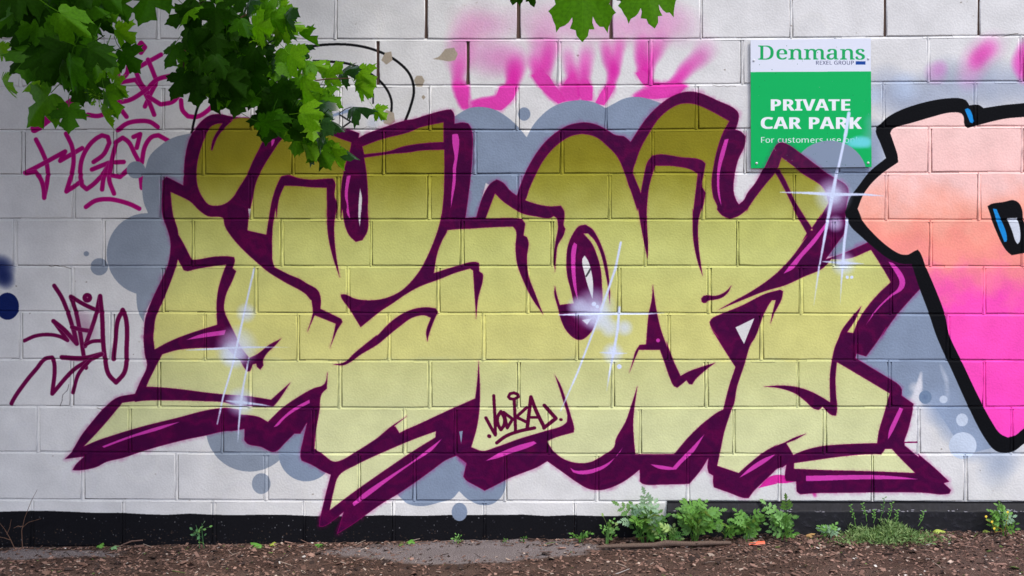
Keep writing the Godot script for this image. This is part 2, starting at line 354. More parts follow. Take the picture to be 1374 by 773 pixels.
	strokes.append([296.4, 289, 298.7, 292.3, 302, 304.6, 309.8, 316.9, 323.3, 332.6, 341.2, 349.4, 359.1, 364.6, 381.5, 378.5, 410.6, 395.3, 416.2, 402, 417.8, 403.1, 419.4, 418.8, 412.2, 446.1, 422.3, 423.3, 450.3, 434.5, 446.5, 453.1, 442.5, 467.5, 449.3, 451.1, 452.5, 443.4, 459.7, 432.2, 458.1, 427.8, 430.1, 414.3, 430.6, 400.9, 426.8, 389.7, 410, 379.2, 403.9, 375.1, 388.2, 368.4, 368.1, 358.4, 365.4, 347.2, 365.8, 306.9, 356.9, 314.7, 332.2, 309.1, 334.5, 281.1, 333.5, 293.1, 323.4, 293.1])
	strokes.append([360.4, 293.1, 364.9, 267.8, 371.6, 247.6, 377.2, 236.4, 387.2, 234.6, 399.6, 238.7, 417.5, 240.9, 435.4, 239.8, 446.6, 239.3, 449.9, 245.4, 448.8, 263.3, 452.2, 272.2, 451.5, 293.1, 451.4, 280, 448.5, 302.4, 450.3, 336, 455.9, 372.9, 446.9, 347.2, 439.6, 313.6, 438, 280, 438.7, 293.1, 438.1, 252.1, 417.5, 251.4, 399.6, 249.8, 381.6, 249.4, 374.9, 265.5, 370.9, 293.1, 369.8, 280, 365.8, 306.9, 365.4, 351.6, 354.6, 338.2, 357.3, 314.7])
	strokes.append([591.8, 289, 589.1, 302.4, 577.9, 333.7, 564.5, 360.6, 548.8, 380.7, 535.4, 391.9, 517.5, 399.8, 499.6, 402.7, 477.2, 400.9, 461.5, 394.6, 457, 395.3, 457.5, 398.7, 468.2, 414.3, 483.9, 439.4, 499.6, 426.6, 510.7, 417.7, 526.4, 407.6, 544.3, 395.3, 562.2, 385.2, 589.1, 375.1, 611.5, 366.2, 630.5, 360.6, 634.6, 363.3, 636.1, 387.5, 638.8, 428.2, 641.7, 400.9, 648.4, 369.6, 647.8, 367.3, 643.3, 364, 642.8, 352.8, 638.4, 351.2, 611.5, 357.2, 582.4, 366.2, 586.9, 340.4, 593.6, 322.5, 600.3, 309.1, 598.1, 293.4])
	strokes.append([446.6, 489.2, 462.2, 485.8, 475.7, 473.5, 504.8, 450, 506.3, 450.1, 526.4, 430, 548.8, 416.6, 571.2, 412.1, 584.6, 413.7, 588, 418.8, 583.5, 427.8, 574.6, 453.1, 573.5, 459, 571.6, 445.7, 577.9, 426.6, 569, 423.3, 553.3, 426.6, 535.4, 439, 520.4, 451.1, 507, 462.3, 484.6, 475.7, 466.7, 488.1, 460, 490.5])
	strokes.append([622.7, 296.8, 640.6, 296.1, 640, 293.9, 653.4, 293.4, 684.8, 292.3, 700.4, 293.4, 704.9, 300.1, 702.7, 315.8, 707.2, 318.1, 709.4, 324.8, 707.2, 344.9, 709.4, 369.6, 718.4, 394.2, 729.1, 422.6, 713.9, 400.9, 702.7, 378.5, 693.7, 353.9, 691.5, 331.5, 691.9, 309.1, 688.1, 304.2, 662.4, 305.1, 640, 306.4, 633.9, 306.9, 611.5, 307.8, 600.3, 309.1, 604.8, 300.1])
	strokes.append([683.3, 266.6, 687.8, 279.4, 701.2, 286.8, 719.1, 290.6, 739.3, 292.4, 743, 290.1, 747.5, 293.4, 748.6, 304.6, 745.2, 324.8, 743, 347.2, 744.8, 365.5, 746.3, 347.2, 748.6, 329.3, 756.4, 315.8, 758.7, 306.9, 756.4, 302.4, 757.5, 293.4, 757.6, 293.1, 757.2, 283.4, 752.7, 276, 737, 276.7, 719.1, 273.4, 704.6, 268.4, 694.5, 263.3])
	strokes.append([744.8, 383.7, 747.5, 396.4, 751.3, 409.2, 758.7, 408.1, 769.8, 407.2, 766.5, 391.9, 760.9, 369.6, 759.8, 347.2, 762, 329.3, 768.7, 313.6, 776.6, 303.5, 785.5, 301.3, 794.5, 306.9, 801.2, 316.9, 807.9, 331.5, 813.5, 349.4, 816.9, 369.6, 818.7, 391.9, 818.2, 409.4, 815.7, 385.2, 812.4, 367.3, 809, 351.6, 803.4, 333.7, 796.7, 321.4, 788.9, 313.6, 783.3, 313.6, 794.5, 327, 801.2, 342.7, 805.7, 358.4, 807.9, 383, 807.9, 405.4, 804.6, 414.3, 804.5, 421.6, 799.4, 435, 791, 448.5, 780.9, 455.9, 774.2, 455.9, 760.7, 445.1, 752.3, 428.3, 749, 414.9, 743.4, 391.9])
	strokes.append([830.4, 210.7, 838.3, 233.1, 846.1, 255.5, 855.1, 283.1, 856, 280, 860.5, 306.9, 863.9, 324.8, 868.8, 347.6, 869.9, 336, 868.4, 302.4, 867.9, 280, 867.8, 283.1, 870.7, 253.3, 875.2, 235.4, 879.7, 222.4, 904.3, 223.1, 926.7, 227.5, 936.1, 233.1, 933.4, 255.5, 930.1, 283.1, 929.3, 280, 930, 320.3, 934.9, 347.2, 943, 371.3, 937.2, 324.8, 937.2, 297.9, 941.2, 280, 942.4, 283.1, 945.7, 266.7, 946.9, 257.8, 942.4, 251, 944.6, 233.1, 946.9, 219.7, 942.4, 215.2, 913.3, 210.7, 886.4, 206.9, 875.2, 208.5, 868.5, 217.5, 864, 235.4, 859.6, 258.9, 854, 244.3, 848.4, 230.9])
	strokes.append([941.6, 405.4, 940.7, 400.9, 943.9, 396.9, 948.4, 396, 959.6, 396.9, 970.7, 393.1, 977.5, 387.5, 981.7, 382.5, 977.5, 391.9, 968.5, 399.8, 957.3, 402.7, 950.6, 403.6, 947.2, 406.5, 943.9, 406.7])
	strokes.append([963.6, 416.1, 981.9, 405.4, 1004.3, 393.1, 1026.7, 378.5, 1044.6, 364, 1062.5, 344.9, 1082.7, 316.9, 1075.7, 324.8, 1084.6, 309.1, 1093.6, 309.1, 1116, 347.2, 1105.1, 359.5, 1078.2, 371.8, 1053.6, 383, 1026.7, 390.8, 995.4, 403.1])
	strokes.append([952.8, 436.7, 951.9, 432.2, 954.6, 427.8, 968.5, 421, 995.4, 409.8, 1026.7, 394.2, 1046.9, 388.6, 1050.9, 390.8, 1049.1, 400.9, 1040.1, 418.8, 1033.7, 434.9, 1035.7, 423.3, 1040.6, 403.1, 1035.7, 403.1, 1031.2, 409.8, 1024.5, 423.3, 1013.3, 453.1, 1007.3, 462.4, 999.5, 488.1, 989.4, 518.4, 981.6, 550.1, 976, 554.2, 970.4, 549.7, 978.2, 518.4, 986.7, 492.6, 971.5, 469.1, 953.6, 440, 964, 453.1])
	strokes.append([876, 381.9, 874.5, 400.9, 870, 423.3, 866.7, 462, 858.3, 462.6, 852.3, 472.1, 849.5, 482.5, 844.3, 500.9, 851.7, 482.5, 857.3, 469.6, 885.3, 469.6, 890.9, 484.8, 898.7, 507.2, 904.3, 518.4, 908.8, 520.6, 913.3, 517.2, 921.1, 510.5, 924.5, 515.7, 929, 516.1, 933.4, 509.4, 946.9, 497.1, 960.3, 486.6, 940.1, 492.6, 924.5, 498.2, 913.3, 504.3, 904.3, 484.8, 894.3, 457.9, 895.3, 465.3, 886.9, 441.8, 880.9, 414.9])
	strokes.append([1156.3, 410.3, 1142.8, 425.5, 1129.4, 443.4, 1125.4, 453.4, 1119.8, 466.9, 1116.4, 482.5, 1113.5, 502.7, 1113.7, 539.6, 1103, 532.9, 1085.1, 524, 1067.2, 518.8, 1044.8, 517.2, 1024.2, 519, 1044.8, 521, 1067.2, 528.4, 1080.6, 538.5, 1091.8, 548.6, 1098.5, 550.4, 1104.1, 546.3, 1116.4, 557.5, 1122, 558, 1123.6, 549.7, 1122, 529.6, 1121.3, 507.2, 1123.1, 485.9, 1138.8, 493.7, 1148.9, 480.3, 1145.5, 447.8, 1135.4, 445.6, 1144, 446.8, 1137.2, 445.7, 1148.4, 428.9])
	strokes.append([1047, 597.8, 1053.7, 593.4, 1067.2, 586.6, 1082.2, 581.9, 1067.2, 590.4, 1055.5, 594.9, 1065.4, 611.3, 1058.2, 611.3])
	strokes.append([507, 587, 524.9, 572, 546.6, 558.1, 529, 572, 536.1, 581.6, 529.4, 584.3])
	strokes.append([1039.2, 229.7, 1041.4, 227, 1045.9, 227, 1053.7, 240.9, 1067.2, 270, 1079.5, 290.1, 1089.8, 306.2, 1083.5, 315.4, 1066.7, 284.5, 1064.5, 280, 1064.9, 279, 1051.5, 252.1])
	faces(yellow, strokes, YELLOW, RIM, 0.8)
	blob([483.1, 252.5, 485.7, 265.5, 485.1, 276.7, 484.8, 293.1, 484.6, 281.1, 482.8, 304, 481, 293.4, 481, 280, 481, 293.1, 481.3, 272.2], WHITE)
	blob([781.5, 347.2, 784.4, 342.7, 788.9, 349.4, 794.5, 369.6, 796, 385.2, 795.1, 401.3, 790, 387.5, 784.4, 367.3], WHITE)
	blob([781, 429.6, 794, 427.1, 787.8, 435.6], WHITE)
	blob([986.9, 439.4, 1012.2, 427.1, 1006.6, 441.2, 998.4, 461.5, 993.9, 453.4], WHITE)
	blob([333.1, 280, 336.7, 280, 334.5, 293.9], WHITE)
	blob([616.1, 579.2, 620.8, 578.3, 618.8, 595.5], GREYBLUE)
	line([786.6, 370.7, 790, 365.1, 792.2, 361], 2.5, c8(70, 70, 74))
	# pink highlights
	blob([465.6, 236, 470.5, 235.5, 466.7, 258.8, 467.6, 276.7, 469.8, 293.1, 468.7, 292.3, 464.9, 284.5, 465.6, 276.7, 462.7, 263.3, 464, 245.4], HOTPINK)
	blob([606.5, 180.9, 609.9, 179.6, 614.3, 180, 616.1, 187.2, 614.3, 209.6, 612.1, 225.2, 611.2, 245.4, 607.6, 265.5, 604.9, 279.4, 605.4, 263.3, 607.6, 236.4, 607.6, 225.2, 609.9, 211.8, 607.2, 193.9], HOTPINK)
	blob([972.6, 187.2, 977.8, 186.1, 972.6, 206.3, 967, 226.4, 965.2, 248.8, 968.1, 276.8, 963.7, 262.2, 962.1, 235.4, 965.9, 208.5], HOTPINK)
	blob([767.6, 331.5, 770.3, 325.4, 774.3, 328.1, 772.1, 347.2, 772.5, 369.6, 775.4, 403.6, 769.8, 385.2, 766.5, 358.4], HOTPINK)
	blob([1192.1, 351.2, 1197.7, 352.8, 1207.8, 362.8, 1214.5, 376.3, 1213.8, 384.1, 1210, 389.7, 1198.8, 396.4, 1180.9, 412.1, 1161.9, 436, 1176.4, 414.3, 1194.3, 396.4, 1204.4, 387.5, 1207.1, 378.5, 1201, 365.1], HOTPINK)
	blob([1108.1, 299, 1111, 300.6, 1093.6, 325.9, 1075.7, 346, 1064.5, 360.6, 1051.3, 367.3, 1058.1, 358.4, 1071.2, 342.7, 1089.1, 322.5], HOTPINK)
	blob([1207.1, 547, 1212.2, 548.6, 1203.7, 567.6, 1197, 581, 1191.4, 590, 1193, 577.7, 1201.5, 558.7], HOTPINK)
	blob([1081.4, 638.4, 1118.4, 637.8, 1165.4, 637.3, 1205.7, 639.6, 1232.5, 643.1, 1196.7, 643.1, 1140.7, 643.6, 1107.2, 644.9, 1081.4, 645.6], HOTPINK)
	blob([991.9, 641.3, 1008.1, 626.1, 1026, 614.9, 1040.5, 610, 1028.2, 619.9, 1008.1, 632.4], HOTPINK)
	blob([872.6, 623, 887.2, 624.6, 902.8, 627.2, 909.6, 619.4, 925.2, 603.7, 945.4, 582.5, 929.7, 607.8, 916.3, 619.9, 907.3, 629.9, 898.4, 630.6, 882.7, 628.4], HOTPINK)
	blob([765.2, 627.9, 770.1, 631, 779.1, 631.7, 794.8, 629.5, 812.7, 622.8, 830.6, 608.7, 835.7, 600.4, 824.5, 614.9, 814.9, 625.4, 797, 634.4, 779.1, 636.6, 769, 634], HOTPINK)
	blob([651.5, 618.5, 667.2, 609.3, 694, 598.1, 716.4, 592.1, 720, 594.8, 711.9, 599.3, 685.1, 608.7, 667.2, 614.9], HOTPINK)
	blob([472.8, 675.3, 489.6, 660.7, 523.1, 638.4, 554.5, 618.2, 574.6, 602.5, 593, 588.7, 579.1, 604.8, 556.7, 619.3, 525.4, 641.7, 494, 665.7, 475, 679.1], HOTPINK)
	blob([367.1, 573.1, 377.2, 561.9, 392.8, 548.5, 415.2, 536.2, 415.7, 540.7, 395.1, 551.9, 381.6, 561.9, 371.6, 572], HOTPINK)
	blob([137.1, 598.9, 174, 585, 214.3, 572, 241.6, 566, 214.3, 576.5, 174, 588.1, 139.3, 600.9], HOTPINK)
	blob([249.6, 456.2, 269.2, 448.5, 302.8, 442.8, 301.1, 449.2, 275.9, 452.5], HOTPINK)
	blob([363.7, 187.2, 368.7, 187.2, 367.8, 191.6, 364.4, 197.2], HOTPINK)
	oval(883, 456.8, 2.6, 2.6, HOTPINK)
	line([1213.8, 593.8, 1230.6, 593.4], 2, RIM)

func paint_tags() -> void:
	line([45.9, 173.3, 58.2, 164.8, 78.4, 149.1, 101.9, 133.4], 10.5, c8(178, 12, 116), c8(200, 90, 160))
	line([48.1, 187.2, 56, 202.8, 62.2, 218.5, 64, 236.4, 59.3, 265.5], 5.6, c8(178, 12, 116), c8(200, 90, 160))
	line([33.6, 231.9, 47, 225.2, 87.3, 203.3, 80.6, 215.8, 110.1, 198.8], 5.6, c8(178, 12, 116), c8(200, 90, 160))
	line([34.7, 232.6, 47, 230.1, 54.9, 240.9, 58.7, 254.3, 59.3, 265.5], 5.6, c8(178, 12, 116), c8(200, 90, 160))
	line([88.4, 179.3, 96.3, 196.1, 98.7, 214, 96.3, 231.9, 89.1, 257, 109.7, 243.1], 5.6, c8(178, 12, 116), c8(200, 90, 160))
	line([125.4, 217.4, 138.8, 207.3, 146.6, 191.6, 144.4, 183.8, 136.6, 181.6, 128.7, 186, 118.7, 196.1, 109.7, 214, 107.5, 231.9, 110.1, 248.7, 116.4, 253.9, 127.6, 245.4, 143.3, 225.2, 146, 218.5], 5.6, c8(178, 12, 116), c8(200, 90, 160))
	line([123.1, 227.5, 145.5, 218.5], 5.6, c8(178, 12, 116), c8(200, 90, 160))
	line([137, 254.3, 139.3, 238.7, 146.6, 219.6], 5.6, c8(178, 12, 116), c8(200, 90, 160))
	line([156.7, 189.4, 154.5, 196.1, 148.9, 220.7, 146.6, 240.9, 153.1, 259.9], 5.6, c8(178, 12, 116), c8(200, 90, 160))
	line([154.5, 191.6, 164.6, 184.9, 172.4, 190.5, 181.3, 207.3, 186.3, 216.3], 5.6, c8(178, 12, 116), c8(200, 90, 160))
	line([154.5, 217.8, 166.1, 217.4], 5.6, c8(178, 12, 116), c8(200, 90, 160))
	line([150, 235.3, 161.2, 237.5, 171.3, 227.9], 5.6, c8(178, 12, 116), c8(200, 90, 160))
	line([179.1, 183.8, 188.1, 180, 183.6, 198.4], 5.6, c8(178, 12, 116), c8(200, 90, 160))
	line([190.3, 218.5, 194.8, 196.1, 203.7, 183.8, 212.7, 181.6, 226.1, 189], 5.6, c8(178, 12, 116), c8(200, 90, 160))
	line([188.7, 236.4, 190.3, 252.1], 5.6, c8(178, 12, 116), c8(200, 90, 160))
	line([115.3, 277.8, 127.6, 269.6, 145.5, 267.3, 165.7, 271.1, 179.1, 276, 186.9, 280.1], 5.6, c8(178, 12, 116), c8(200, 90, 160))
	line([157.8, 174.9, 170.1, 165.9, 185.8, 162.5, 201.5, 163.7, 211.6, 170.4], 5.6, c8(178, 12, 116), c8(200, 90, 160))
	line([189.1, 57.2, 194.5, 63.3, 189.1, 70.7, 183.4, 65.9, 189.1, 57.2], 5.6, c8(178, 12, 116), c8(200, 90, 160))
	line([187.1, 89.5, 216, 73.3], 5.6, c8(178, 12, 116), c8(200, 90, 160))
	line([198.5, 80.1, 206.9, 100.9, 209.3, 108.3, 201.9, 126.2, 194.5, 143], 5.6, c8(178, 12, 116), c8(200, 90, 160))
	line([161.5, 107.7, 169.9, 99.3, 172.3, 88.2], 5.6, c8(178, 12, 116), c8(200, 90, 160))
	line([158.8, 85.8, 158.1, 111], 5.6, c8(178, 12, 116), c8(200, 90, 160))
	line([158.1, 111, 181.7, 107, 193.5, 122.8, 201.9, 141.3, 206.9, 154.1], 5.6, c8(178, 12, 116), c8(200, 90, 160))
	line([181.7, 94.2, 188.4, 111, 198.5, 124.5], 5.6, c8(178, 12, 116), c8(200, 90, 160))
	line([158.1, 137.9, 175, 133.9, 195.1, 121.1, 210.3, 107, 232.2, 100.9], 5.6, c8(178, 12, 116), c8(200, 90, 160))
	line([157.5, 127.9, 161.5, 144.7, 169.9, 156.8], 5.6, c8(178, 12, 116), c8(200, 90, 160))
	line([198.5, 129.5, 215.3, 140, 232.2, 136.3, 241.6, 125.2], 5.6, c8(178, 12, 116), c8(200, 90, 160))
	line([242.9, 60.6, 248.3, 94.9], 5.6, c8(178, 12, 116), c8(200, 90, 160))
	line([242.9, 134.6, 244.9, 148, 252.3, 156.1, 264.1, 156.8, 279.3, 148, 292, 132.9, 299.4, 116.1], 5.6, c8(178, 12, 116), c8(200, 90, 160))
	line([117.8, 154.1, 131.2, 155.8, 143, 152.1], 5.6, c8(178, 12, 116), c8(200, 90, 160))
	line([72.8, 383.4, 82.8, 399.1, 91.8, 421.5, 97.4, 439.4, 103, 460.7], 5.2, c8(104, 6, 66), c8(150, 70, 118))
	line([32.5, 457.3, 47, 451, 64.9, 449, 80.6, 451.7, 90.7, 456.9, 71.6, 430.9], 4.4, c8(104, 6, 66), c8(150, 70, 118))
	line([71.6, 430.9, 85.1, 441.6, 103, 461.3, 98.5, 440.5], 5.5, c8(104, 6, 66), c8(150, 70, 118))
	line([95.1, 398.7, 101.9, 419.3, 107.5, 446.1, 111.9, 475.2, 115.3, 493.6], 5.2, c8(104, 6, 66), c8(150, 70, 118))
	line([95.1, 398, 111.9, 408.1, 132.1, 417.5], 5, c8(104, 6, 66), c8(150, 70, 118))
	line([96.3, 439, 107.5, 442.1, 119.1, 443.9], 5, c8(104, 6, 66), c8(150, 70, 118))
	line([133.9, 398, 127.6, 426, 114.2, 464.5], 5.2, c8(104, 6, 66), c8(150, 70, 118))
	line([114.2, 462.9, 123.1, 458.4, 137, 457.3], 4.5, c8(104, 6, 66), c8(150, 70, 118))
	line([134.3, 397.3, 137, 426, 138.4, 459.6, 140.6, 479.7, 145.5, 502.1, 155.6, 513.3, 166.8, 499.8, 169.7, 468.5, 169, 428.2, 164.6, 415.9, 157.8, 430.4, 154.5, 459.6, 152.2, 481.9], 5.6, c8(104, 6, 66), c8(150, 70, 118))
	line([82.8, 479.7, 111.9, 480.8, 136.6, 475.2], 6, c8(104, 6, 66), c8(150, 70, 118))
	line([136.6, 475.2, 111.9, 487.5, 98.5, 496.5, 69.9, 528.5, 72.8, 488.7, 69.9, 479.7, 60.4, 481.5, 49.3, 494.3, 33.6, 513.3, 15.7, 540.1, 15, 542], 5, c8(104, 6, 66), c8(150, 70, 118))
	line([122, 481.9, 105.2, 502.1, 97.8, 526.7], 4.6, c8(104, 6, 66), c8(150, 70, 118))
	oval(117, 399.6, 6.6, 6.6, c8(104, 6, 66))
	oval(117.3, 399.2, 1, 1, c8(160, 90, 130))

func paint_signature() -> void:
	line([651.9, 560.8, 659.8, 575.4, 664.7, 583.9, 664.3, 566.4, 662.5, 531], 4.4, c8(88, 6, 52))
	line([672.1, 552.5, 667.6, 559.7, 668.7, 570.9, 672.1, 576.7, 675.7, 572, 677, 561.9, 672.1, 552.5], 4.6, c8(88, 6, 52))
	line([676.1, 553.4, 680.6, 574.3, 687.8, 562.4, 675.7, 553.4], 4.2, c8(88, 6, 52))
	line([690, 537.3, 690.9, 557.5, 691.8, 578.7], 4.4, c8(88, 6, 52))
	line([707, 546.7, 692.7, 559.7, 707.5, 566.9], 4.2, c8(88, 6, 52))
	line([682.2, 532.4, 684.4, 528.4, 689.6, 527.2, 694.9, 529.5, 695.4, 532.8, 690.4, 535.5, 684.4, 535.1, 682.2, 532.4], 4, c8(88, 6, 52))
	line([707.5, 574.3, 712.4, 532.8, 719.1, 550.7, 730.3, 573.6], 5, c8(88, 6, 52))
	line([710.1, 560.1, 721.8, 560.1], 3.6, c8(88, 6, 52))
	line([730.3, 544, 746, 561.5, 729.8, 574.3], 5, c8(88, 6, 52))
	line([666.5, 594.4, 678.8, 585.4, 696.7, 578.7, 717.3, 574.3], 4.6, c8(88, 6, 52))
	line([656, 585.2, 656.9, 585.7], 5, c8(88, 6, 52))
	line([752.2, 563.1, 753.1, 563.3], 4, c8(88, 6, 52))

func paint_marker() -> void:
	line([400, 66, 405.6, 64.6, 437.6, 59.9, 474.6, 60.6, 508.2, 69, 535.1, 84.1, 550.3, 100.9, 555.3, 121.1, 550.3, 144.7, 543.6, 162.2], 3.4, c8(22, 22, 24))
	line([420.7, 81.8, 437.6, 82.4, 467.9, 85.8, 494.8, 97.6, 515, 114.4, 525, 134.6, 523.4, 162.2], 3.2, c8(22, 22, 24))
	line([283.3, 116.1, 274.2, 129.5, 265.8, 143, 260.7, 161.5, 256.7, 180], 3.2, c8(22, 22, 24))
	line([452.7, 152.1, 470.5, 163.2, 457.8, 172.3], 2, c8(22, 22, 24))
	line([500.8, 126.2, 500.5, 138.6], 2.2, c8(22, 22, 24))
	blob([580.6, 79.1, 589, 75.7, 597.4, 65.6, 609.2, 63.9, 614.2, 72.3, 610.8, 80.7, 602.4, 82.4, 592.3, 80.7], c8(168, 156, 138))
	blob([555.3, 107.7, 558.7, 101.9, 566.1, 101.6, 569.8, 108.3, 566.1, 116.1, 558.7, 116.1], c8(168, 156, 138))
	blob([565.4, 130.2, 568.1, 127.2, 571.1, 130.2, 568.1, 133.9], c8(168, 156, 138))
	blob([511.6, 80.7, 516.6, 70.7, 525, 69, 526.7, 80.7, 518.3, 86.8], c8(168, 156, 138))
	blob([512.3, 158.1, 518.3, 147.4, 528.4, 151.4, 530.1, 163.2, 523.4, 168.2, 515, 165.5], c8(168, 156, 138))

func paint_character() -> void:
	blob([1175, 176, 1176.5, 170.4, 1182.1, 165.9, 1190, 158.1, 1205.6, 149.1, 1230.3, 140.1, 1259.4, 133.4, 1277.3, 131.6, 1286.2, 131.6, 1296.3, 134.6, 1300.8, 141.3, 1313.1, 140.6, 1319.8, 145.1, 1344.4, 141.3, 1374, 138.4, 1420, 133, 1480, 200, 1500, 330, 1470, 480, 1420, 575, 1374, 595.5, 1360.1, 605.6, 1346.7, 607.8, 1335.5, 604.5, 1322.1, 588.8, 1299.7, 546.3, 1277.3, 497, 1256.7, 451.1, 1245.9, 418.8, 1232.5, 383, 1223.6, 354.3, 1210.1, 353.9, 1194.4, 348.3, 1174.3, 333.7, 1156.4, 318.1, 1140.7, 302.4, 1134, 284.5, 1135.1, 281.2, 1140.7, 265.5, 1151.9, 249.8, 1167.6, 229.7, 1188.9, 212.2, 1181, 191.6], c8(14, 15, 19))
	blob([1203.4, 170.4, 1223.6, 164.8, 1250.4, 156.9, 1272.8, 151.3, 1286.2, 150.9, 1290.7, 152.5, 1293, 155.8, 1294.7, 168.1, 1298.6, 171.9, 1319.8, 165.9, 1348.9, 159.2, 1374, 156.9, 1410, 153, 1462, 210, 1480, 330, 1452, 475, 1405, 560, 1374, 574.9, 1362.4, 584.3, 1352.3, 587.2, 1342.2, 582.1, 1331, 566.4, 1313.1, 532.8, 1290.7, 485.8, 1273.9, 450, 1268.3, 423.3, 1254.9, 387.5, 1241.5, 356.1, 1234.3, 338.2, 1231.4, 335.1, 1226.9, 337.1, 1219.1, 341.6, 1212.4, 342, 1205.6, 340, 1187.7, 328.1, 1172.1, 313.6, 1158.6, 297.9, 1151.9, 284.5, 1156.4, 293.1, 1150.8, 280.1, 1158.6, 261, 1172.1, 243.1, 1187.7, 229.7, 1205, 217.8, 1204.5, 209.6, 1198.9, 191.6, 1194.4, 178.7, 1196.7, 173.7], PEACH, 26.0)
	blob([1325, 276.7, 1329.9, 273.8, 1346.7, 271.1, 1360.1, 268.7, 1366.8, 272.2, 1371.3, 281.2, 1374, 297.9, 1400, 320, 1385, 338, 1374, 339.6, 1357.9, 342.5, 1351.2, 337.1, 1335.5, 306.9], c8(14, 15, 19))
	blob([1332.1, 280, 1333.3, 280.1, 1337.3, 280.7, 1351.6, 321.4, 1350.7, 324.3, 1347.8, 324.8, 1340, 304.6], c8(30, 140, 215))
	blob([1294.7, 146.9, 1298.6, 145.1, 1301.5, 146.9, 1307.5, 162.5, 1305.3, 165.2, 1301.9, 164.3], c8(30, 140, 215))
	blob([1351.2, 292.8, 1364.6, 292.3, 1368.4, 304.6, 1368.2, 324.8, 1365.9, 327.5, 1364.1, 325.9, 1357.9, 309.1], c8(205, 212, 222))

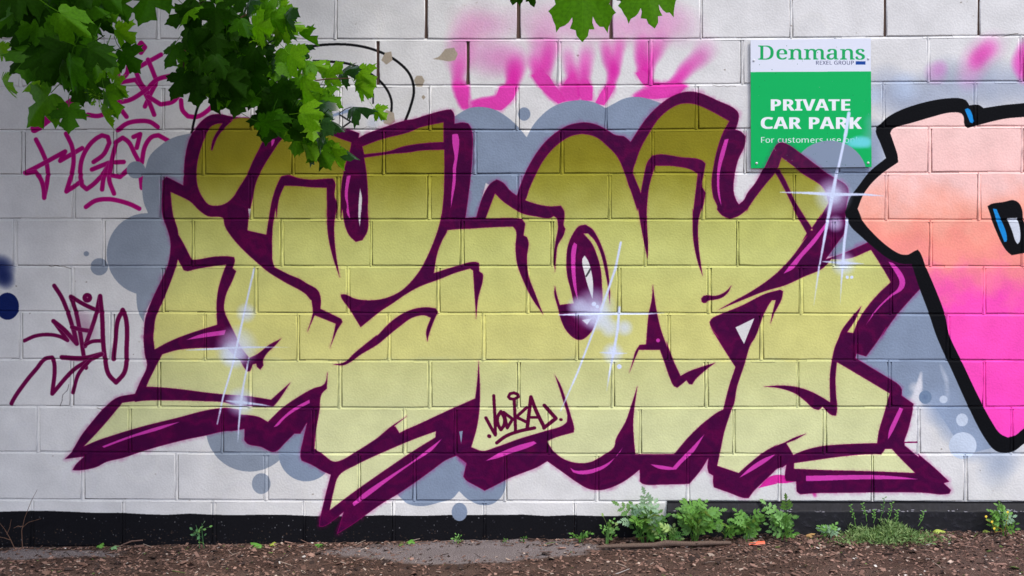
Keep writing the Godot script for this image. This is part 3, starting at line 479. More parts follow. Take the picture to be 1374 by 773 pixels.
func paint_puffs() -> void:
	spray([[622.6, 40.4, 30.9, 0.055], [617.6, 67.3, 28.6, 0.275], [616.6, 90.8, 24, 0.495]], Color(0.89, 0.17, 0.66, 0.42))
	spray([[616.6, 84.1, 18.25, 0.33], [614.2, 104.3, 12.5, 0.66], [613.2, 117.8, 10.2, 1], [620.9, 137.9, 9.05, 1], [626, 145.3, 6.75, 1]], Color(0.89, 0.17, 0.66, 0.42))
	spray([[624.3, 111, 9.05, 0.55], [626, 134.6, 9.05, 1]], Color(0.89, 0.17, 0.66, 0.42))
	spray([[629.3, 63.9, 33.2, 0.132], [652.9, 77.4, 35.5, 0.33], [679.8, 80.7, 30.9, 0.385], [696.6, 74, 28.6, 0.33]], Color(0.89, 0.17, 0.66, 0.42))
	spray([[695, 80.7, 21.7, 0.33], [691.6, 100.9, 14.8, 0.77], [686.5, 117.8, 10.2, 1], [678.1, 134.6, 9.05, 1], [671.4, 143, 7.9, 1]], Color(0.89, 0.17, 0.66, 0.42))
	spray([[632.7, 138.6, 6.75, 1], [649.5, 135.3, 7.325, 1], [671.4, 132.9, 9.05, 1], [679.8, 121.1, 9.05, 1]], Color(0.89, 0.17, 0.66, 0.42))
	spray([[723.7, 40.4, 28.6, 0.088], [727.1, 63.9, 24, 0.385], [723.7, 87.5, 20.55, 0.55]], Color(0.89, 0.17, 0.66, 0.42))
	spray([[742.2, 57.2, 17.1, 0.385], [735.5, 77.4, 14.8, 0.66], [730.5, 100.9, 12.5, 0.99]], Color(0.89, 0.17, 0.66, 0.42))
	spray([[717, 80.7, 14.8, 0.44], [723.7, 104.3, 11.35, 0.99], [740.6, 126.2, 10.2, 1], [752.3, 132.9, 9.05, 1]], Color(0.89, 0.17, 0.66, 0.42))
	spray([[760.7, 67.3, 14.8, 0.22], [765.8, 90.8, 13.65, 0.55], [772.5, 114.4, 10.2, 0.99], [775.9, 132.9, 7.9, 1]], Color(0.89, 0.17, 0.66, 0.42))
	spray([[752.3, 117.8, 11.35, 1], [764.1, 127.9, 11.35, 1], [777.6, 129.5, 9.05, 1]], Color(0.89, 0.17, 0.66, 0.42))
	spray([[787.7, 67.3, 17.1, 0.33], [784.3, 90.8, 14.8, 0.66], [782.6, 114.4, 11.35, 0.99], [786, 131.2, 9.05, 1]], Color(0.89, 0.17, 0.66, 0.42))
	spray([[812.9, 60.6, 13.65, 0.44], [816.3, 80.7, 12.5, 0.77], [823, 97.6, 11.35, 0.99], [819.6, 114.4, 9.05, 1], [809.5, 131.2, 7.9, 1], [802.8, 138.6, 5.6, 1]], Color(0.89, 0.17, 0.66, 0.42))
	spray([[831.4, 57.2, 13.65, 0.385], [828, 77.4, 11.35, 0.66], [824.7, 100.9, 10.2, 0.99]], Color(0.89, 0.17, 0.66, 0.42))
	spray([[863.4, 53.8, 17.1, 0.385], [860, 74, 13.65, 0.77], [863.4, 97.6, 11.35, 1], [873.5, 112.7, 9.05, 1]], Color(0.89, 0.17, 0.66, 0.42))
	spray([[888.6, 47.1, 21.7, 0.165], [881.9, 63.9, 17.1, 0.44], [871.8, 84.1, 12.5, 0.77], [868.4, 104.3, 10.2, 1]], Color(0.89, 0.17, 0.66, 0.42))
	spray([[949.2, 63.9, 24, 0.165], [939.1, 77.4, 18.25, 0.44], [922.2, 90.8, 14.8, 0.66], [908.8, 107.7, 11.35, 0.99], [895.3, 119.4, 9.05, 1]], Color(0.89, 0.17, 0.66, 0.42))
	spray([[853.3, 129.5, 7.9, 0.99], [868.4, 122.8, 10.2, 1], [888.6, 119.4, 10.2, 1], [912.2, 116.1, 9.05, 1]], Color(0.89, 0.17, 0.66, 0.42))
	spray([[730.5, 33.6, 35.5, 0.132], [791, 37, 35.5, 0.11], [848.2, 40.4, 33.2, 0.154], [888.6, 30.3, 40.1, 0.176], [935.7, 40.4, 35.5, 0.088]], Color(0.89, 0.17, 0.66, 0.42))
	spray([[690.1, 87.5, 19.4, 0.44], [686.7, 111, 11.35, 0.88], [680, 131.2, 7.9, 1]], Color(0.89, 0.17, 0.66, 0.42))
	spray([[619.3, 50.5, 28.6, 0.11], [642.8, 20.2, 33.2, 0.066], [676.5, 30.3, 30.9, 0.066], [710.1, 20.2, 30.9, 0.044]], Color(0.89, 0.17, 0.66, 0.42))
	spray([[700.2, 33.6, 35.5, 0.066], [740.6, 20.2, 35.5, 0.088], [780.9, 23.6, 35.5, 0.066], [821.3, 33.6, 33.2, 0.066], [868.4, 20.2, 35.5, 0.055], [902.1, 20.2, 35.5, 0.066], [922.2, 26.9, 28.6, 0.022]], Color(0.89, 0.17, 0.66, 0.42))
	spray([[602.4, 20.2, 26.3, 0], [642.8, 33.6, 28.6, 0.132], [676.5, 43.7, 28.6, 0.132]], Color(0.89, 0.17, 0.66, 0.42))
	dust(smooth([609.2, 112.7, 613.2, 131.2, 620.3, 145.3, 628.7, 146, 628, 131.2, 628.7, 117.8, 619.3, 111]), 5.0, Color(0.89, 0.2, 0.66, 0.16), 2.0)
	blob([609.2, 112.7, 613.2, 131.2, 620.3, 145.3, 628.7, 146, 628, 131.2, 628.7, 117.8, 619.3, 111], c8(224, 66, 172))
	dust(smooth([631, 145.7, 639.4, 136.9, 656.3, 134.2, 664.7, 131.2, 670.4, 116.1, 683.2, 111, 694.6, 116.1, 688.6, 132.9, 673.1, 148]), 5.0, Color(0.89, 0.2, 0.66, 0.16), 2.0)
	blob([631, 145.7, 639.4, 136.9, 656.3, 134.2, 664.7, 131.2, 670.4, 116.1, 683.2, 111, 694.6, 116.1, 688.6, 132.9, 673.1, 148], c8(224, 66, 172))
	dust(smooth([713, 100.9, 723.7, 116.1, 737.2, 129.5, 749, 139.3, 760.1, 135.3, 752.3, 124.5, 743.3, 112.7, 735.5, 100.9, 723.7, 95.9]), 5.0, Color(0.89, 0.2, 0.66, 0.16), 2.0)
	blob([713, 100.9, 723.7, 116.1, 737.2, 129.5, 749, 139.3, 760.1, 135.3, 752.3, 124.5, 743.3, 112.7, 735.5, 100.9, 723.7, 95.9], c8(224, 66, 172))
	dust(smooth([759.4, 107.7, 754.7, 121.1, 758.1, 135.3, 775.6, 135.3, 774.2, 117.8, 768.2, 100.9]), 5.0, Color(0.89, 0.2, 0.66, 0.16), 2.0)
	blob([759.4, 107.7, 754.7, 121.1, 758.1, 135.3, 775.6, 135.3, 774.2, 117.8, 768.2, 100.9], c8(224, 66, 172))
	dust(smooth([776.9, 119.4, 780.9, 135.3, 794.7, 135.3, 795.4, 116.1, 788.3, 107.7, 780.9, 111]), 5.0, Color(0.89, 0.2, 0.66, 0.16), 2.0)
	blob([776.9, 119.4, 780.9, 135.3, 794.7, 135.3, 795.4, 116.1, 788.3, 107.7, 780.9, 111], c8(224, 66, 172))
	dust(smooth([810.5, 118.4, 798.4, 138.6, 810.5, 141.3, 818.6, 129.5, 825.3, 115.1, 820.6, 111]), 5.0, Color(0.89, 0.2, 0.66, 0.16), 2.0)
	blob([810.5, 118.4, 798.4, 138.6, 810.5, 141.3, 818.6, 129.5, 825.3, 115.1, 820.6, 111], c8(224, 66, 172))
	dust(smooth([852.9, 97.6, 860, 109.3, 869.1, 116.7, 895.3, 118.4, 922.9, 116.7, 915.5, 111.7, 895.3, 111, 877.8, 110.4, 871.1, 100.9, 863.4, 94.2]), 5.0, Color(0.89, 0.2, 0.66, 0.16), 2.0)
	blob([852.9, 97.6, 860, 109.3, 869.1, 116.7, 895.3, 118.4, 922.9, 116.7, 915.5, 111.7, 895.3, 111, 877.8, 110.4, 871.1, 100.9, 863.4, 94.2], c8(224, 66, 172))
	dust(smooth([850.9, 130.2, 866.7, 122.8, 895.3, 118.4, 919.6, 116.7, 912.2, 125.2, 881.9, 132.6]), 5.0, Color(0.89, 0.2, 0.66, 0.16), 2.0)
	blob([850.9, 130.2, 866.7, 122.8, 895.3, 118.4, 919.6, 116.7, 912.2, 125.2, 881.9, 132.6], c8(224, 66, 172))

func paint_base() -> void:
	img.fill(WHITE)
	# hairline cracks and knocked-off flakes of the white coat
	for k in 120:
		var x := rng.randf_range(-100, 1480)
		var y := rng.randf_range(-20, 680)
		var f := PackedVector2Array()
		var r := rng.randf_range(0.5, 1.5)
		for j in 7: f.append(cp(x + cos(TAU * j / 7) * r * rng.randf_range(0.5, 1.6), y + sin(TAU * j / 7) * r * rng.randf_range(0.4, 1.2)))
		fill_rings([f], c8(150, 142, 132) if rng.randf() < 0.6 else c8(196, 192, 186))
	for k in 26:
		var x := rng.randf_range(-50, 1400)
		var y: float = joint(rng.randi_range(-1, 10), x) + rng.randf_range(-2, 2)
		var l := []
		for j in rng.randi_range(4, 8):
			l.append_array([x, y])
			x += rng.randf_range(3, 9)
			y += rng.randf_range(-2.2, 2.2)
		line(l, rng.randf_range(0.4, 0.8), c8(112, 106, 100))
	line([92, 516, 90, 524, 84, 530, 83, 538, 80, 545], 0.8, c8(90, 86, 84))
	# older coats of white emulsion showing through in rolled patches
	for k in 170:
		var x := rng.randf_range(-140, 1510)
		var y := rng.randf_range(-70, 690)
		var t := rng.randf()
		dab(x, y, rng.randf_range(18, 70), Color(0.93, 0.92, 0.90, 0.10) if t < 0.5 else Color(0.80, 0.80, 0.80, 0.10))

func paint_skirting() -> void:
	# bitumen band along the foot of the wall; its painted edge steps up where the rendered plinth starts
	var f := []
	for k in 34:
		var x := -160.0 + k * 31.9
		f.append_array([x, 685.6 + clampf(x / 345.0, 0.0, 1.0) * 6.4 + rng.randf_range(-1.5, 1.3)])
	f.append_array([894.0, 693, 895, 672.5, 1560, 673.5, 1560, 790, -160, 790])
	var s := PackedVector2Array()
	for k in range(0, f.size(), 2): s.append(cp(f[k], f[k + 1]))
	fill_rings([s], c8(22, 22, 26))
	for k in 1100:       # soil splashed up by rain
		var y := 736.0 - 26.0 * pow(rng.randf(), 2.2)
		oval(rng.randf_range(-100, 1480), y, rng.randf_range(0.4, 1.3), rng.randf_range(0.3, 0.8), c8(72, 58, 50))
	for k in 260:       # chips and splashes on the black
		var x := rng.randf_range(-100, 890)
		var y := 694.0 + 40.0 * pow(rng.randf(), 1.6)
		oval(x, y, rng.randf_range(0.3, 0.9), rng.randf_range(0.3, 1.0), c8(70, 70, 76) if rng.randf() < 0.7 else c8(130, 130, 132))
	# purple dripped down over the black from the long tail
	spray([[432, 692, 6, 0.7], [429, 700, 5, 0.35], [428, 706, 4, 0.0]], Color(0.28, 0.02, 0.22, 0.5))
	spray([[470, 690, 12, 0.8], [458, 704, 7, 0.5], [449, 716, 4, 0.0]], Color(0.28, 0.02, 0.22, 0.5))
	oval(616.5, 687, 10.5, 12.2, GREYBLUE)

func paint_stars() -> void:
	# [centre of the glow, radius], then the rays
	for g in [[1117.5, 262, 30], [1117.5, 262, 15], [1132, 354, 20], [1132, 354, 9], [318, 466, 34], [312, 476, 22], [330, 420, 16], [322, 540, 24], [322, 538, 11], [797, 414, 34], [800, 424, 24], [775, 412, 18], [822, 474, 18], [822, 470, 8], [818, 440, 16], [838, 440, 14], [1121, 300, 14]]:
		for k in 3: dab(g[0], g[1], g[2], Color(STAR, 0.36))
	for r in [
		[[1047, 258, 1.0, 0.8], [1085, 259, 2.4, 1], [1118, 261, 3.0, 1], [1160, 261, 2.2, 1], [1187, 263, 0.8, 0.5]],
		[[1138, 152, 3.2, 1], [1134, 178, 3.2, 1], [1124, 225, 2.6, 1], [1117, 262, 3.2, 1], [1108, 310, 2.6, 1], [1099, 360, 1.8, 0.8], [1092, 410, 1.0, 0.3]],
		[[1137, 294, 2.6, 1], [1133, 325, 2.6, 1], [1131, 354, 2.4, 1], [1129, 380, 1.4, 0.8], [1127.5, 410, 0.8, 0.2]],
		[[1104, 351, 1.2, 0.8], [1132, 353, 2.8, 1], [1160, 354, 1.0, 0.4]],
		[[341, 360, 1.8, 0.9], [333, 395, 2.0, 0.9], [321, 450, 2.2, 0.9], [312, 490, 2.0, 0.9], [300, 530, 2.0, 0.9], [291, 570, 1.4, 0.6]],
		[[250, 470, 1.0, 0.5], [290, 468, 2.2, 1], [330, 466, 2.0, 0.9], [390, 466, 0.8, 0.2]],
		[[334, 480, 1.6, 0.6], [327, 515, 2.0, 0.9], [323, 540, 2.6, 1], [320, 575, 1.6, 0.8], [319, 594, 1.0, 0.3]],
		[[303, 538, 1.2, 0.6], [322, 540, 3.0, 1], [350, 543, 1.8, 0.9], [368, 546, 0.8, 0.3]],
		[[833, 325, 2.2, 1], [826, 360, 2.4, 1], [814, 395, 2.2, 1], [796, 445, 2.0, 1], [775, 500, 1.8, 1], [752, 552, 1.2, 0.6]],
		[[750, 422.5, 1.2, 0.9], [785, 422, 2.4, 1], [830, 421, 2.2, 1], [870, 421, 1.6, 0.9], [893, 420, 0.8, 0.4]],
		[[831, 412, 2.4, 0.9], [829, 440, 2.6, 1], [824, 470, 2.6, 1], [818, 500, 1.8, 0.9], [814, 525, 0.9, 0.3]],
		[[805, 473, 1.2, 0.5], [823, 474, 2.4, 1], [842, 474, 1.0, 0.4]]]:
		spray(r, Color(STAR, 0.8), 0.25)
	for g in [[1137, 372, 2.2], [1143, 372, 2.2], [797, 408, 3.0], [801.5, 411.5, 2.4], [831, 492, 3.2]]: oval(g[0], g[1], g[2], g[2], STAR)

func paint_right_mist() -> void:
	# grey-blue mist round the second piece
	for g in [[1190, 120, 40, 0.35], [1225, 135, 46, 0.4], [1275, 118, 50, 0.4], [1330, 115, 46, 0.4], [1385, 112, 46, 0.4], [1172, 190, 34, 0.6], [1165, 225, 36, 0.7], [1160, 250, 36, 0.7], [1130, 265, 34, 0.7]]:
		for k in 2: dab(g[0], g[1], g[2], Color(0.55, 0.60, 0.70, g[3]))
	for g in [[1215, 118, 26], [1170, 128, 18]]: dab(g[0], g[1], g[2], Color(0.75, 0.82, 0.92, 0.6))
	for g in [[1256, 98, 20, 0.5], [1262, 90, 14, 0.4]]: dab(g[0], g[1], g[2], Color(0.82, 0.5, 0.78, g[3]))
	spray([[1334, 60, 26, 0.6], [1314, 74, 28, 1], [1302, 96, 26, 0.6], [1296, 116, 20, 0.3]], Color(0.92, 0.45, 0.76, 0.2))
	spray([[1330, 62, 16, 0.7], [1314, 76, 17, 1], [1305, 90, 13, 0.5]], Color(0.88, 0.24, 0.68, 0.28))
	spray([[1378, 62, 16, 0.6], [1370, 85, 18, 1], [1378, 108, 14, 0.7]], Color(0.9, 0.32, 0.72, 0.5))
	blob([1140, 330, 1250, 340, 1300, 480, 1335, 600, 1296, 610, 1256, 548, 1214, 540, 1186, 505, 1150, 480], GREYBLUE)
	blob([1130, 290, 1180, 290, 1180, 340, 1100, 345], GREYBLUE)
	blob([1140, 476, 1180, 455, 1262, 390, 1330, 600, 1296, 610, 1260, 545, 1224, 538, 1200, 500, 1160, 495], GREYBLUE)
	for g in [[1262, 545, 34, 0.75], [1285, 570, 34, 0.6], [1310, 590, 36, 0.6], [1345, 612, 34, 0.35], [1335, 632, 30, 0.2]]:
		for k in 2: dab(g[0], g[1], g[2], Color(0.58, 0.64, 0.74, g[3]))
	for g in [[1230, 560, 30, 0.7], [1236, 590, 26, 0.7], [1227, 520, 10, 0.6], [1228, 540, 16, 0.7]]: dab(g[0], g[1], g[2], Color(0.86, 0.855, 0.86, g[3]))
	spray([[1236, 500, 3, 0.3], [1233, 520, 7, 0.9], [1228, 545, 12, 1]], Color(0.84, 0.84, 0.86, 0.6))
	spray([[1262, 490, 4, 0.3], [1270, 510, 6, 0.5], [1272, 540, 6, 0.2]], Color(0.84, 0.86, 0.9, 0.3))
	oval(1241.5, 533, 8.5, 9, c8(112, 132, 158))
	dab(1241, 533, 5, Color(0.35, 0.42, 0.55, 0.5))
	for g in [[1266, 536, 5.4, 5.2], [1291, 563.5, 8, 8.6], [1292, 598, 18.5, 18]]: oval(g[0], g[1], g[2], g[3], c8(196, 208, 224))

func paint_left_spots() -> void:
	oval(10, 411, 15.5, 18.2, c8(18, 34, 92))
	for k in 3:
		dab(0, 362, 24, Color(0.08, 0.13, 0.35, 0.55))
		dab(8, 376, 15, Color(0.08, 0.13, 0.35, 0.35))
	for g in [[110, 430, 20], [118, 445, 18], [100, 455, 16]]: dab(g[0], g[1], g[2], Color(0.55, 0.2, 0.42, 0.28))
	for g in [[470, 150, 14], [440, 150, 16], [500, 165, 12]]: dab(g[0], g[1], g[2], Color(0.62, 0.68, 0.80, 0.35))
	spray([[444, 156, 2.5, 0.8], [465, 149, 3, 1], [495, 148, 3, 0.9], [515, 162, 2.5, 0.6]], Color(0.55, 0.62, 0.74, 0.7))

# ---------------------------------------------------------------- lettering as print: outlines of a font, filled like the other paint
func glyphs(text: String, font: String, weight: int, px: float, py: float, width: float, height: float, paint: Color) -> void:
	# the block of letters fills width x height photo pixels from the baseline start (px, py)
	var f := SystemFont.new()
	f.font_names = PackedStringArray([font])
	f.font_weight = weight
	var t := TextMesh.new()
	t.text = text
	t.font = f
	t.font_size = 64
	t.pixel_size = 0.01
	t.depth = 0.0
	t.curve_step = 1.0
	t.horizontal_alignment = HORIZONTAL_ALIGNMENT_LEFT
	var a := t.get_mesh_arrays()
	var v: PackedVector3Array = a[Mesh.ARRAY_VERTEX]
	var ix = a[Mesh.ARRAY_INDEX]
	if ix == null: ix = PackedInt32Array(range(v.size()))
	var lo := Vector2(1e9, 1e9)
	var hi := -lo
	for q in v:
		lo = lo.min(Vector2(q.x, q.y)); hi = hi.max(Vector2(q.x, q.y))
	var cap := t.get_aabb()
	for k in range(0, ix.size(), 3):
		var r := PackedVector2Array()
		for j in 3:
			var q: Vector3 = v[ix[k + j]]
			r.append(cp(px + (q.x - lo.x) / (hi.x - lo.x) * width, py - (q.y - lo.y) / (hi.y - lo.y) * height))
		fill_rings([r], paint)

# ---------------------------------------------------------------- wall geometry
const JX := [0.0, 400.0, 800.0, 1190.0, 1374.0]
const JOINTS := [[53.0, 52.5, 53.0, 49.6, 47.5], [117.0, 114.5, 115.0, 110.0, 109.2], [175.0, 174.0, 175.0, 170.4, 169.6], [234.5, 234.5, 233.0, 232.0, 231.2], [293.8, 294.5, 294.4, 295.0, 295.4], [357.0, 357.3, 357.0, 357.4, 357.6], [417.8, 420.5, 420.0, 421.6, 422.0], [482.0, 484.3, 483.5, 483.0, 484.0], [545.0, 547.4, 547.2, 546.0, 546.2], [606.6, 608.6, 609.5, 609.3, 609.2], [670.2, 672.0, 673.0, 673.5, 673.5]]
const PERP := [
	[90, 212, 334, 450, 572, 696, 820, 941, 1062, 1188, 1314], [27, 141, 263, 385, 507, 628, 750, 873, 996, 1122, 1246, 1371], [97, 219, 338, 457, 577, 694, 813, 935, 1060, 1186, 1309],
	[31, 154, 273, 393, 515, 637, 754, 876, 1000, 1124, 1248, 1372], [99, 217, 337, 454, 576, 697, 818, 944, 1066, 1190, 1314], [20, 139, 259, 378, 498, 620, 741, 866, 990, 1119, 1249, 1373],
	[97, 219, 343, 467, 588, 708, 831, 952, 1075, 1196, 1321], [28, 150, 275, 400, 522, 649, 774, 898, 1022, 1148, 1272], [96, 213, 335, 456, 577, 696, 822, 948, 1071, 1194, 1321],
	[51, 174, 298, 421, 543, 611, 737, 859, 985, 1107, 1233, 1358], [111, 237, 357, 482, 556, 678, 801, 923, 1046, 1171, 1296], [43, 166, 287, 408, 528, 650, 772, 895, 1018, 1142, 1265]]

func joint(row: int, px: float) -> float:      # photo y of the bed joint above course `row`, any course
	if row < 0: return joint(0, px) + row * 62.2
	if row > 10: return joint(10, px) + (row - 10) * 63.0
	var r: Array = JOINTS[row]
	var x := clampf(px, 0.0, 1374.0)
	for k in range(1, JX.size()):
		if x <= JX[k]: return lerpf(r[k - 1], r[k], (x - JX[k - 1]) / (JX[k] - JX[k - 1]))
	return r[-1]

func uv_of(p: Vector2, tile: int) -> Vector2:
	return Vector2(((p.x - CAN_X0) * TILE_PPM - (0.0 if tile == 0 else 1200.0)) / 1500.0, (CAN_Y1 - p.y) * TILE_PPM / 1350.0)

func block_mesh(c: Array, tile: int, proud: float) -> ArrayMesh:
	# c: the four corners (bottom left, bottom right, top right, top left) on the wall plane
	var mid: Vector2 = (c[0] + c[1] + c[2] + c[3]) / 4.0
	var outer := []
	for e in 4:
		var a: Vector2 = c[e]
		var b: Vector2 = c[(e + 1) % 4]
		var nrm := Vector2(b.y - a.y, a.x - b.x).normalized()
		var seg := 5 if e % 2 == 0 else 3
		for k in seg:
			var t := (k + (0.0 if k == 0 else rng.randf_range(-0.15, 0.15))) / seg
			var q := a.lerp(b, t)
			if k == 0: q = q.lerp(mid, 0.008)
			q += nrm * rng.randf_range(-0.0016, 0.0008)
			outer.append(q)
	var n := outer.size()
	var m := MB.new()
	var inner_i := []
	var rim_i := []
	for k in n:
		var q: Vector2 = outer[k]
		var d := (mid - q)
		var inset := Vector2(clampf(d.x * 10.0, -1, 1), clampf(d.y * 10.0, -1, 1)) * rng.randf_range(0.0035, 0.0065)
		var p := q + inset
		inner_i.append(m.vert(Vector3(p.x, p.y, proud + rng.randf_range(-0.0004, 0.0004)), Vector3(0, 0, 1), uv_of(p, tile)))
	for k in n:
		var q: Vector2 = outer[k]
		var out := -Vector2(clampf((mid.x - q.x) * 10.0, -1, 1), clampf((mid.y - q.y) * 10.0, -1, 1))
		rim_i.append(m.vert(Vector3(q.x, q.y, proud - rng.randf_range(0.0028, 0.0048)), Vector3(out.x * 0.8, out.y * 0.8, 0.65).normalized(), uv_of(q, tile)))
	var hub := m.vert(Vector3(mid.x, mid.y, proud + 0.0006), Vector3(0, 0, 1), uv_of(mid, tile))
	for k in n:
		var k2 := (k + 1) % n
		m.tri(hub, inner_i[k], inner_i[k2])
		m.quad(inner_i[k], inner_i[k2], rim_i[k2], rim_i[k])
		var a: Vector3 = m.v[rim_i[k]]
		var b: Vector3 = m.v[rim_i[k2]]
		var nn := Vector3(b.y - a.y, a.x - b.x, 0).normalized()
		var s0 := m.vert(a, nn, m.u[rim_i[k]])
		var s1 := m.vert(b, nn, m.u[rim_i[k2]])
		var s2 := m.vert(Vector3(b.x, b.y, -0.022), nn, m.u[rim_i[k2]])
		var s3 := m.vert(Vector3(a.x, a.y, -0.022), nn, m.u[rim_i[k]])
		m.quad(s0, s1, s2, s3)
	return m.mesh()

func build_wall(paint_mats: Array, plain: Material) -> void:
	var w := thing("block_wall", Vector3.ZERO, "long concrete block wall painted white and covered in green, purple and pink graffiti", "wall")
	var bare := mat(c8(92, 74, 66), 0.95, 0.2)
	var left_m := MB.new()
	var right_m := MB.new()
	var out_m := MB.new()
	var bare_m := MB.new()
	for row in range(-4, 12):
		var xs: Array = []
		if row >= -1 and row <= 10: xs = PERP[row + 1].duplicate()
		else: xs = PERP[(row + 12) % 2].duplicate()
		while xs[0] > -420: xs.push_front(xs[0] - 123.0)
		while xs[-1] < 1800: xs.push_back(xs[-1] + 124.0)
		var next_half := rng.randf_range(1.4, 2.7)
		for k in xs.size() - 1:
			var x0: float = xs[k]
			var x1: float = xs[k + 1]
			var half := next_half
			next_half = rng.randf_range(1.4, 2.7)
			var c := []
			for q in [[x0 + half, 1], [x1 - next_half, 1], [x1 - next_half, 0], [x0 + half, 0]]:
				c.append(wall(q[0], joint(row + q[1], q[0]) + (-1.15 if q[1] == 1 else 1.25)))
			var mid: Vector2 = (c[0] + c[2]) / 2.0
			var tile := 0 if mid.x < 0.0 else 1
			var in_canvas: bool = mid.x > CAN_X0 + 0.05 and mid.x < CAN_X0 + CAN_W - 0.05 and mid.y < CAN_Y1
			put("block", block_mesh(c, tile, rng.randf_range(-0.0012, 0.0012)), paint_mats[tile] if in_canvas else plain, w)
			# the upright joint at x1: flush, hollow or bare
			var open := (row == -1 and int(x1) in [572, 696, 820, 1188, 1314]) or (row == 0 and int(x1) in [507, 628])
			var z := rng.randf_range(-0.0042, -0.0012)
			var p := []
			for q in [[x1 - 3.2, 1], [x1 + 3.2, 1], [x1 + 3.2, 0], [x1 - 3.2, 0]]: p.append(wall(q[0], joint(row + q[1], x1)))
			var target := bare_m if open else out_m if not in_canvas else left_m if tile == 0 else right_m
			if open: strip(target, p, -0.011, tile)
			else:
				p.clear()
				for q in [[x1 - next_half - 0.8, 1], [x1 + next_half + 0.8, 1], [x1 + next_half + 0.8, 0], [x1 - next_half - 0.8, 0]]: p.append(wall(q[0], joint(row + q[1], x1)))
				fillet(target, p, z, tile)
		# bed joint above this course, in short lengths
		var x := -420.0
		while x < 1800.0:
			var x2 := x + rng.randf_range(28, 46)
			var a := wall(x, joint(row, x))
			var b := wall(x2, joint(row, x2))
			var gap := rng.randf_range(0.0009, 0.003) if rng.randf() < 0.8 else 0.0
			var tile := 0 if a.x < 0.0 else 1
			var p := [a + Vector2(0, -0.0085), b + Vector2(0, -0.0085), b + Vector2(0, 0.0052 - gap), a + Vector2(0, 0.0052 - gap)]
			var inside := a.x > CAN_X0 + 0.05 and a.x < CAN_X0 + CAN_W - 0.1 and a.y < CAN_Y1
			pointing(out_m if not inside else left_m if tile == 0 else right_m, p, tile)
			x = x2
	var o := put("mortar", left_m.mesh(), paint_mats[0], w)
	put("mortar", right_m.mesh(), paint_mats[1], w)
	put("mortar", out_m.mesh(), plain, w)
	var br := put("mortar", bare_m.mesh(), bare, w)
	tag(br, "bare brown mortar in the open upright joints")
	# core of the wall behind the blocks
	var core := MB.new()
	core.box(Vector3(-4.2, -0.4, -0.215), Vector3(4.2, 3.35, -0.0205))
	put("wall_core", core.mesh(), bare, w)
	# rendered plinth that stands proud of the last course on one side
	var pl := MB.new()
	var rows := []
	for k in 90:
		var px := 895.0 + k * 10.4
		var a := wall(px, 674.6)
		var j := rng.randf_range(-0.0025, 0.0025)
		var row := []
		var prof := [[0.0, 0.0], [-0.004 + j, 0.010], [-0.030 + j * 2.0, 0.020 + j], [-0.040, 0.024 + j * 0.5], [-0.30, 0.028]]
		for q in prof.size():
			var nn := Vector3(0, 0.8, 0.6) if q < 3 else Vector3(0, 0.05, 1)
			row.append(pl.vert(Vector3(a.x, a.y - 0.003 + prof[q][0], prof[q][1]), nn.normalized(), Vector2(a.x, a.y + prof[q][0])))
		rows.append(row)
	for k in rows.size() - 1:
		for q in 4: pl.quad(rows[k][q], rows[k + 1][q], rows[k + 1][q + 1], rows[k][q + 1])
	var a0 := wall(895, 674.6)
	pl.flat([Vector3(a0.x, a0.y - 0.003, -0.001), Vector3(a0.x, a0.y - 0.007, 0.010), Vector3(a0.x, a0.y - 0.035, 0.024), Vector3(a0.x, a0.y - 0.30, 0.028), Vector3(a0.x, a0.y - 0.30, -0.001)], Vector3.LEFT)
	var pm := mat(c8(34, 34, 42), 0.65, 0.4)
	var pn := FastNoiseLite.new()
	pn.seed = 31
	pn.frequency = 0.03
	pn.fractal_octaves = 5
	var pt := NoiseTexture2D.new()
	pt.noise = pn
	pt.width = 512
	pt.height = 512
	pt.seamless = true
	var gr := Gradient.new()
	gr.offsets = PackedFloat32Array([0.0, 0.55, 0.72, 0.9])
	gr.colors = PackedColorArray([c8(120, 120, 132), c8(150, 150, 160), c8(190, 190, 195), c8(255, 255, 255)])
	pt.color_ramp = gr
	pm.albedo_texture = pt
	pm.uv1_triplanar = true
	pm.uv1_world_triplanar = true
	pm.uv1_scale = Vector3(1.4, 1.4, 1.4)
	pm.heightmap_enabled = true
	pm.heightmap_texture = pt
	pm.heightmap_scale = 0.4
	var po := put("plinth", pl.mesh(), pm, w)
	tag(po, "black painted render plinth with a worn grey top edge")
	# paint chipped off the arris of the plinth: pale flakes of bare render
	var ch := MB.new()
	for k in 150:
		var px := rng.randf_range(900, 1500)
		if pn.get_noise_1d(px * 0.35) < -0.05: continue
		var a := wall(px, 674.6)
		var wd := rng.randf_range(0.002, 0.012)
		var ht := rng.randf_range(0.001, 0.0035)
		var y := a.y - 0.003 - rng.randf_range(0.024, 0.036)
		var zz := 0.0225 + rng.randf_range(0.0, 0.0025)
		ch.flat([Vector3(a.x - wd, y, zz), Vector3(a.x - wd * 0.3, y - ht, zz + 0.001), Vector3(a.x + wd, y - ht * 0.3, zz), Vector3(a.x + wd * 0.4, y + ht, zz - 0.0015), Vector3(a.x - wd * 0.5, y + ht * 0.8, zz - 0.0015)], Vector3(0, 0.5, 0.85))
	var co := put("chipped_edge", ch.mesh(), mat(c8(128, 126, 132), 0.9, 0.2), w)
	tag(co, "", "", "", "stuff")

